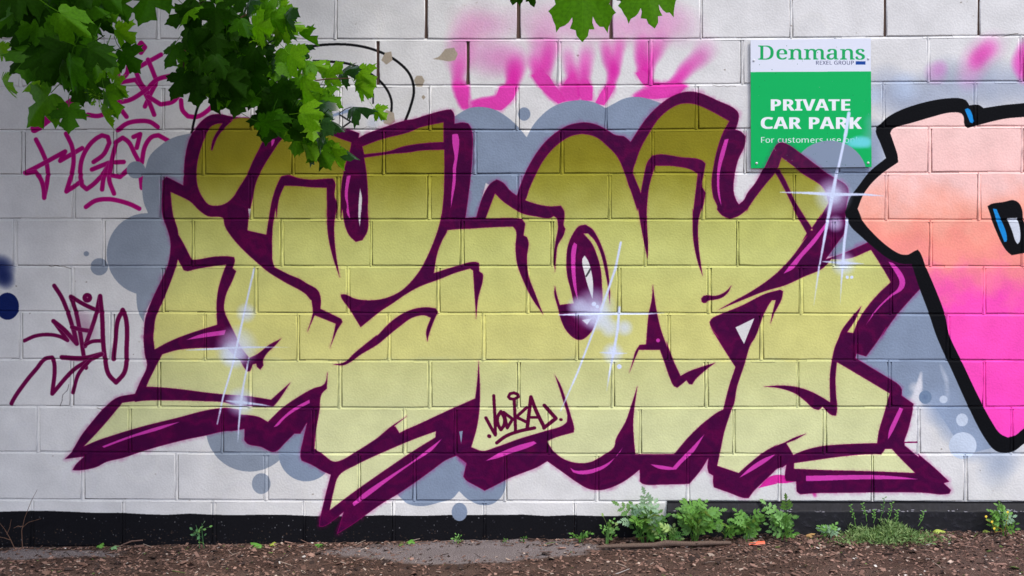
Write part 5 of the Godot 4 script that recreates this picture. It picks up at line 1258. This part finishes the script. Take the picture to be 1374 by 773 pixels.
	for q in [[438, 118, 0.95, 16], [420, 160, 0.95, 18], [412, 172, 0.97, 15], [402, 150, 0.98, 15], [430, 128, 0.96, 14], [130, 130, 1.15, 12], [385, 118, 1.0, 13], [395, 70, 0.97, 12]]: seed_cluster(tree, q[0], q[1], q[2], q[3])
	# the rest of the crown, above the frame, which keeps the sky off this end of the wall
	var mm := MultiMesh.new()
	mm.transform_format = MultiMesh.TRANSFORM_3D
	mm.mesh = leaf_mesh(0.3, 0.25, 0.1, false)
	var clumps := [Vector3(-3.2, 4.2, 2.4), Vector3(-2.2, 3.7, 1.4), Vector3(-3.6, 3.9, 1.2), Vector3(-2.2, 4.0, 2.4), Vector3(-2.9, 4.3, 3.6), Vector3(-4.2, 3.8, 2.4), Vector3(-4.4, 4.0, 4.0), Vector3(-4.6, 3.0, 3.0),
		Vector3(-1.5, 3.8, 1.1), Vector3(-1.7, 4.6, 3.2), Vector3(-2.0, 4.4, 4.4), Vector3(-3.4, 4.2, 5.2), Vector3(-4.6, 3.4, 1.0), Vector3(-3.8, 5.2, 3.0)]
	var count := 9000
	mm.instance_count = count
	for k in count:
		var c: Vector3 = clumps[k % clumps.size()]
		var d := Vector3(rng.randfn(), rng.randfn() * 0.5, rng.randfn()) * 0.55
		var p := c + d
		p.y = maxf(p.y, 3.05)
		p.z = maxf(p.z, 0.3)
		var b := Basis.from_euler(Vector3(rng.randf_range(-2.2, -0.9), rng.randf() * TAU, rng.randf_range(-0.5, 0.5))).scaled(Vector3.ONE * rng.randf_range(0.10, 0.17))
		mm.set_instance_transform(k, Transform3D(b, p))
	var f := MultiMeshInstance3D.new()
	f.name = "foliage"
	f.multimesh = mm
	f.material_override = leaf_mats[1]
	tree.add_child(f, true)
	tag(f, "", "", "", "stuff")

# ---------------------------------------------------------------- weeds along the foot of the wall
func sprig_mesh(pairs: int, lobes: float) -> ArrayMesh:
	# a compound leaf: toothed leaflets along a stalk that points along +Y, drooping at its end
	var m := MB.new()
	var stalk := []
	for k in 6: stalk.append(Vector3(0, k / 5.0 * 0.9, -0.12 * pow(k / 5.0, 2.0)))
	m.tube(stalk, [0.014, 0.013, 0.012, 0.010, 0.008, 0.006], 3)
	var spots := []
	for k in pairs:
		var y := 0.35 + 0.5 * k / pairs
		spots.append([y, 62.0 - 12.0 * k / pairs, 0.46 - 0.20 * k / pairs]); spots.append([y, -62.0 + 12.0 * k / pairs, 0.46 - 0.20 * k / pairs])
	spots.append([0.86, 0.0, 0.42])
	for sp in spots:
		var a := deg_to_rad(sp[1])
		var d := Vector3(sin(a), cos(a), 0)
		var s := Vector3(d.y, -d.x, 0)
		var o := Vector3(0, sp[0], -0.12 * sp[0] * sp[0])
		var l: float = sp[2]
		var left := []
		var right := []
		var centre := []
		for q in [[0.0, 0.02], [0.18, 0.22], [0.26, 0.14 * lobes], [0.42, 0.34], [0.52, 0.20 * lobes], [0.70, 0.26], [0.80, 0.12], [1.0, 0.0]]:
			var c: Vector3 = o + d * l * q[0] + Vector3(0, 0, -0.10 * l * q[0] * q[0] * 2.0)
			centre.append(m.vert(c, Vector3(0, 0.1, 1).normalized(), Vector2(0.5, q[0])))
			left.append(m.vert(c - s * l * q[1] + Vector3(0, 0, 0.07 * l), (Vector3(0, 0.1, 1) + s * 0.3).normalized(), Vector2(0.2, q[0])))
			right.append(m.vert(c + s * l * q[1] + Vector3(0, 0, 0.07 * l), (Vector3(0, 0.1, 1) - s * 0.3).normalized(), Vector2(0.8, q[0])))
		for k in centre.size() - 1:
			m.quad(left[k], centre[k], centre[k + 1], left[k + 1])
			m.quad(centre[k], right[k], right[k + 1], centre[k + 1])
	return m.mesh()

func green(c: Color, rough := 0.55) -> StandardMaterial3D:
	var m := mat(c, rough, 0.4)
	m.backlight_enabled = true
	m.backlight = Color(0.5, 0.55, 0.25)
	return m

func weed(px: float, base_py: float, z: float, tall_px: float, wide_px: float, leaves: int, leaf_px: float, tones: Array, meshes: Array, label: String, called := "weed") -> Node3D:
	var foot := at(px, base_py, z)
	foot.y = ground_h(foot.x, z) - 0.004
	var k1 := (cam_pos.z - z) / FOCAL
	var t := thing(called, foot, label, "weed", "weeds along the foot of the wall")
	var tall := tall_px * k1
	var wide := wide_px * k1
	var stems := maxi(2, leaves / 5)
	var paths := []
	for s in stems:
		var a := rng.randf() * TAU
		var r := wide * 0.5 * rng.randf_range(0.15, 0.8)
		var top := Vector3(cos(a) * r, tall * rng.randf_range(0.6, 0.92), clampf(sin(a) * r * 0.6, -z + 0.02, 0.14))
		if s == 0: top = Vector3(wide * 0.05, tall * 0.92, 0.02)
		var p := [Vector3(cos(a) * 0.012, 0, sin(a) * 0.010), top * 0.5 + Vector3(0, tall * 0.12, 0), top]
		var m := MB.new()
		m.tube(p, [0.0022, 0.0017, 0.0011], 4)
		put("stem", m.mesh(), tones[0], t)
		paths.append(p)
	for l in leaves:
		var p: Array = paths[l % stems]
		var f := 0.25 + 0.75 * float(l / stems) / maxf(1.0, float(leaves) / stems)
		f = minf(1.0, f + rng.randf_range(-0.08, 0.08))
		var o: Vector3 = p[0].lerp(p[1], f * 2.0) if f < 0.5 else p[1].lerp(p[2], f * 2.0 - 1.0)
		var az := rng.randf() * TAU
		var out := Vector3(cos(az), rng.randf_range(0.1, 0.9), sin(az) * 0.8)
		if f > 0.93: out = Vector3(cos(az) * 0.4, 1.0, 0.3)
		if o.z + out.z * 0.08 + z < 0.02: out.z = absf(out.z)
		out = out.normalized()
		var zz := (Vector3(0, 0.8, 0.9) - out * out.dot(Vector3(0, 0.8, 0.9))).normalized()
		var b := Basis(out.cross(zz), out, zz)
		var s := leaf_px * k1 * rng.randf_range(0.75, 1.2)
		var q := put("leaf", meshes[rng.randi() % meshes.size()], tones[rng.randi() % tones.size()], t)
		q.transform = Transform3D(b.scaled(Vector3.ONE * s), o)
	return t

func build_weeds() -> void:
	var sprigs := [sprig_mesh(2, 0.8), sprig_mesh(3, 0.6), sprig_mesh(2, 1.0)]
	var simple := [sprig_mesh(0, 1.3), sprig_mesh(1, 1.2)]
	var g1 := green(c8(64, 112, 44))
	var g2 := green(c8(88, 138, 54))
	var g3 := green(c8(104, 152, 78))
	var g4 := green(c8(150, 178, 104))
	var g5 := green(c8(128, 160, 130))
	weed(866, 727, 0.09, 50, 84, 38, 25, [g1, g1, g2, g5], sprigs, "bushy dark green weed against the white and black paint above the stick")
	weed(932, 727, 0.10, 56, 84, 50, 23, [g2, g3, g2, g1], sprigs, "tallest bright green bushy weed at the start of the black plinth")
	weed(1004, 722, 0.09, 42, 44, 20, 20, [g2, g1, g2], sprigs, "small bushy weed behind the orange scrap")
	weed(1052, 720, 0.10, 44, 62, 18, 22, [g2, g3, g1], sprigs, "spreading weed with drooping side shoots between the orange scrap and the grass clump")
	weed(816, 731, 0.08, 34, 26, 22, 12, [g3, g4, g2], simple, "pale yellow-green upright seedling beside the creeping weed")
	weed(780, 732, 0.06, 18, 46, 20, 11, [g1, g2], simple, "low dark creeping weed at the end of the tarmac patch")
	weed(1112, 716, 0.08, 17, 26, 12, 13, [g5, g2], sprigs, "little grey-green weed just before the grass clump")
	weed(613, 730, 0.03, 11, 14, 8, 7, [g2, g3], simple, "tiny seedling on the black band below the grey paint drip")
	weed(702, 729, 0.03, 10, 14, 7, 6, [g1, g2], simple, "tiny seedling by the wall right of the graffiti tail")
	weed(677, 729, 0.03, 8, 8, 5, 5, [g3, g2], simple, "smallest seedling between two block joints on the black band")
	weed(899, 730, 0.13, 24, 40, 16, 17, [g2, g1, g4], sprigs, "low weed filling the gap between the dark bushy weed and the tallest one")
	weed(972, 725, 0.07, 26, 36, 12, 17, [g1, g2], sprigs, "sparse low weed between the tallest weed and the one behind the orange scrap")
	var white := green(c8(206, 214, 206))
	weed(271, 738, 0.05, 40, 36, 8, 13, [green(c8(70, 120, 76)), white, g5, g3], simple, "lone plant with whitish leaves in front of the black band")
	# the flowering plant at the edge of the frame
	var fp := weed(1348, 716, 0.08, 40, 60, 18, 17, [g2, g1, g5, g2], sprigs, "green plant with small yellow flowers by the black plinth")
	var yel := mat(c8(226, 196, 60), 0.6)
	for q in [[1323, 693], [1331, 700], [1334, 709], [1352, 687]]:
		var m := MB.new()
		var o := at(q[0], q[1], 0.12) - fp.position
		for k in 6:
			var a := TAU * k / 6.0
			var d := Vector3(cos(a), sin(a), 0.35).normalized() * 0.0065
			var s := Vector3(-sin(a), cos(a), 0) * 0.0038
			m.flat([o, o + d * 0.6 + s, o + d, o + d * 0.6 - s], Vector3(0, 0.2, 1).normalized())
		m.tube([o, o + Vector3(0.008, -0.02, -0.01), Vector3(0, 0.03, 0)], [0.001, 0.001, 0.0013], 3)
		put("flower", m.mesh(), yel, fp)
	for q in [[1305, 712], [1318, 708]]: pass
	# clump of fine grass and cleavers
	var c0 := at(1190, 718, 0.12)
	c0.y = ground_h(c0.x, 0.12)
	var clump := thing("grass_clump", c0, "wide low clump of fine grass and cleavers in front of the black plinth", "grass clump")
	var fm := MB.new()
	for k in 2600:
		var rx := rng.randfn() * 0.12
		var rz := clampf(rng.randfn() * 0.05, -0.09, 0.12)
		var edge := exp(-pow(rx / 0.2, 2.0))
		var h := rng.randf_range(0.010, 0.040) * (0.4 + 0.6 * edge)
		var lift := rng.randf_range(0, 0.075) * edge * (0.7 + 0.3 * sin(rx * 31.0))
		var o := Vector3(rx, lift + ground_h(c0.x + rx, c0.z + rz) - c0.y, rz)
		var lean := Vector3(rng.randf_range(-1, 1), rng.randf_range(0.2, 1.0), rng.randf_range(-0.7, 0.7)).normalized() * h
		var sd := lean.cross(Vector3(rng.randf_range(-1, 1), 0.2, rng.randf_range(-1, 1))).normalized() * rng.randf_range(0.0016, 0.0046)
		var col := Color(0.10, 0.20, 0.055).lerp(Color(0.26, 0.36, 0.13), rng.randf())
		var nn := lean.cross(sd).normalized()
		fm.flat([o - sd * 0.4, o + lean * 0.5 - sd, o + lean, o + lean * 0.5 + sd], nn if nn.z > 0 else -nn, col)
	var gm := green(Color.WHITE)
	gm.vertex_color_use_as_albedo = true
	var blades := put("blades", fm.mesh(), gm, clump)
	tag(blades, "", "", "", "stuff")
	for q in [[1141, 678, 1148, 707], [1157, 676, 1163, 700], [1187, 668, 1180, 700], [1197, 675, 1190, 702], [1204, 685, 1202, 704], [1240, 686, 1232, 706], [1173, 685, 1172, 702]]:
		var a := at(q[2], q[3], 0.08) - c0
		var b := at(q[0], q[1], 0.06) - c0
		var m := MB.new()
		m.tube([a, a.lerp(b, 0.5) + Vector3(0.004, 0, 0.006), b], [0.0016, 0.0013, 0.0009], 4)
		for k in 9:
			var o := a.lerp(b, 0.35 + 0.65 * k / 8.0)
			var az := k * 2.4
			var d := Vector3(cos(az), 0.5, sin(az) * 0.6).normalized() * 0.013
			var s := d.cross(Vector3.BACK).normalized() * 0.0035
			m.flat([o, o + d * 0.5 + s, o + d, o + d * 0.5 - s], Vector3(0, 0.4, 1).normalized())
		put("shoot", m.mesh(), g1 if q[0] == 1187 else g2, clump)
	# dead twigs at the other end
	var tw := at(20, 738, 0.06)
	tw.y = ground_h(tw.x, 0.06)
	var dead := thing("dead_weed", tw, "dry leafless brown weed stalk against the black band", "weed", "weeds along the foot of the wall")
	var dry := mat(c8(110, 84, 70), 0.85, 0.2)
	for q in [[[30, 735], [29, 712], [33, 695], [42, 672], [50, 657]], [[30, 708], [38, 701], [55, 696]], [[30, 707], [24, 706], [18, 709]], [[20, 737], [13, 722], [6, 710], [-2, 700]], [[9, 717], [13, 708], [15, 697]], [[15, 725], [6, 722], [-4, 720]]]:
		var p := []
		var r := []
		for k in q.size():
			p.append(at(q[k][0], q[k][1], 0.06 + 0.01 * k) - tw)
			r.append(lerpf(0.0022, 0.0009, float(k) / (q.size() - 1)))
		var m := MB.new()
		m.tube(p, r, 5)
		put("stem", m.mesh(), dry, dead)

func build_small_things() -> void:
	# stick lying in the litter
	var pts := []
	for q in [[800, 741], [825, 740], [850, 738], [878, 735.5], [893, 733], [910, 734.5], [930, 737], [950, 737.5], [981, 739.5]]:
		var z: float = 0.19 - (q[0] - 800) * 0.0001
		var p := at(q[0], q[1], z)
		p.y = ground_h(p.x, z) + 0.018 + (0.008 if q[0] == 893 else 0.0)
		pts.append(p)
	var st := MB.new()
	st.tube(pts, [0.006, 0.0095, 0.0105, 0.011, 0.0145, 0.0125, 0.012, 0.011, 0.008], 8, 0.12)
	st.tube([pts[4], pts[4] + Vector3(-0.006, 0.016, 0.006)], [0.006, 0.003], 6, 0.1)
	st.tube([pts[6], pts[6] + Vector3(0.02, 0.008, 0.015)], [0.004, 0.002], 5)
	var sm := mat(c8(150, 134, 126), 0.9, 0.2)
	var n := FastNoiseLite.new()
	n.seed = 21
	n.frequency = 0.08
	var t := NoiseTexture2D.new()
	t.noise = n
	t.width = 256
	t.height = 256
	t.seamless = true
	var gr := Gradient.new()
	gr.offsets = PackedFloat32Array([0.2, 0.6, 0.85])
	gr.colors = PackedColorArray([c8(96, 86, 82), c8(190, 180, 172), c8(255, 250, 240)])
	t.color_ramp = gr
	sm.albedo_texture = t
	sm.uv1_triplanar = true
	sm.uv1_scale = Vector3(10, 24, 24)
	var so := put("stick", st.mesh(), sm, self)
	tag(so, "grey-brown dead stick lying on the litter in front of the tallest weeds", "stick")
	# orange scrap: a torn strip of plastic, folded along its length
	var o := at(1015, 733.5, 0.17)
	o.y = ground_h(o.x, 0.17) + 0.004
	var sc := MB.new()
	var rows := []
	for k in 7:
		var u := k / 6.0
		var row := []
		for q in 5:
			var v := q / 4.0 - 0.5
			var half := 0.012 * (0.55 + 0.6 * u) * (1.0 + 0.15 * sin(k * 5.0))
			row.append(sc.vert(Vector3((u - 0.5) * 0.075, 0.012 + 0.006 * u - absf(v) * 0.016 + 0.002 * sin(k * 2.0), v * 2.0 * half), Vector3(0, 1, v * 1.6).normalized()))
		rows.append(row)
	for k in 6:
		for q in 4: sc.quad(rows[k][q], rows[k][q + 1], rows[k + 1][q + 1], rows[k + 1][q])
	var om := put("plastic_scrap", sc.mesh(), mat(c8(226, 104, 74), 0.5), self)
	om.position = o
	om.rotation = Vector3(0.35, 0.12, 0.06)
	tag(om, "orange folded scrap of plastic lying on the litter below the small weed", "scrap")
	# green and yellow leaves dropped from the maple
	var lm := leaf_mesh(0.5, 0.5, 0.3)
	var tones := [green(c8(96, 150, 60)), green(c8(170, 186, 80)), green(c8(120, 160, 110)), green(c8(190, 150, 96))]
	for q in [[862, 731, 16, 1, "yellow-green fallen leaf lying between the weeds and the stick"], [903, 769, 22, 2, "pale green fallen leaf at the bottom edge below the stick"], [996, 760, 24, 2, "grey-green fallen leaf lying below the orange scrap"], [1057, 731, 14, 0, "green fallen leaf beside the spreading weed"], [1212, 723, 24, 1, "broad yellow-green leaf at the front of the grass clump"], [1081, 768, 14, 3, "tan fallen leaf at the bottom edge below the grass clump"], [1254, 763, 22, 1, "yellow-green fallen leaf at the bottom edge right of the grass clump"], [132, 753, 12, 0, "bright green fallen leaf left of the lone white-leaved plant"], [148, 745, 13, 2, "green fallen leaf next to the bright one left of the lone plant"], [546, 735, 16, 0, "green fallen leaf curled on the tarmac patch under the graffiti"], [366, 737, 13, 1, "small green fallen leaf near the wall left of the tarmac patch"], [352, 771, 18, 0, "green fallen leaf at the very bottom left of the tarmac patch"], [433, 735, 11, 0, "small green fallen leaf below the purple graffiti tail"], [1322, 769, 16, 1, "upright yellow-green leaf at the bottom right edge"]]:
		var z := 0.1
		var p := Vector3.ZERO
		var d := ray(q[0], q[1])
		for k in 60:      # where the view through that point meets the ground
			z = 0.04 + k * 0.012
			p = at(q[0], q[1], z)
			if p.y <= ground_h(p.x, z) + 0.004: break
		p.y = ground_h(p.x, z) + 0.007
		var l := put("fallen_leaf", lm, tones[q[3]], self)
		var s: float = q[2] * (cam_pos.z - z) / FOCAL * 0.95
		l.transform = Transform3D(Basis.from_euler(Vector3(-1.15 + rng.randf_range(-0.2, 0.25), rng.randf_range(-1.5, 1.5), rng.randf_range(-0.4, 0.4))).scaled(Vector3.ONE * s), p)
		tag(l, q[4], "leaf", "fallen leaves on the litter")

# ---------------------------------------------------------------- scene
func _ready() -> void:
	var cam := Camera3D.new()
	cam.name = "camera"
	cam.fov = rad_to_deg(2.0 * atan(386.5 / FOCAL))
	cam.position = cam_pos
	cam.rotation.y = CAM_YAW
	cam.near = 0.05
	cam.far = 1500.0
	add_child(cam)
	cam.current = true
	var env := Environment.new()
	env.background_mode = Environment.BG_SKY
	var sky := Sky.new()
	var sm := ProceduralSkyMaterial.new()
	sm.sky_top_color = Color(0.76, 0.80, 0.90)
	sm.sky_horizon_color = Color(0.84, 0.86, 0.92)
	sm.sky_curve = 0.2
	sm.ground_horizon_color = Color(0.62, 0.63, 0.66)
	sm.ground_bottom_color = Color(0.30, 0.29, 0.28)
	sm.sky_energy_multiplier = 1.0
	sky.sky_material = sm
	env.sky = sky
	env.tonemap_mode = Environment.TONE_MAPPER_LINEAR
	env.tonemap_exposure = 2.14
	env.sdfgi_enabled = true
	env.ssao_enabled = true
	env.ssil_enabled = true
	var we := WorldEnvironment.new()
	we.name = "world_environment"
	we.environment = env
	add_child(we)
	var sun := DirectionalLight3D.new()
	sun.name = "sun"
	sun.light_energy = 0.45
	sun.light_color = Color(1.0, 0.97, 0.93)
	sun.light_angular_distance = 18.0
	sun.shadow_enabled = true
	sun.look_at_from_position(Vector3(3.2, 6.0, 3.0), Vector3.ZERO, Vector3.UP)
	add_child(sun)

	rng.seed = 2024
	wander.seed = 6
	wander.frequency = 0.006
	wander.fractal_octaves = 4
	can_o = Vector2(CAN_X0, CAN_Y1)
	for k in 60: PLUM.append([k * 15.0, c8(66, 4, 57).lerp(c8(104, 5, 68), [0.0, 0.35, 0.1, 0.5, 0.0, 0.2, 0.6, 0.1][k % 8])])
	img = Image.create(int(CAN_W * can_s), int(CAN_H * can_s), false, Image.FORMAT_RGBA8)
	paint_base()
	paint_tags()
	paint_puffs()
	paint_marker()
	paint_left_spots()
	paint_right_mist()
	paint_skirting()
	paint_letters()
	paint_signature()
	paint_character()
	paint_stars()
	var mats := finish_tiles()
	var plain := mat(Color(0.83, 0.825, 0.82), 0.6, 0.4)
	build_wall(mats, plain)
	build_sign()
	build_ground()
	build_litter()
	build_tree()
	build_weeds()
	build_small_things()
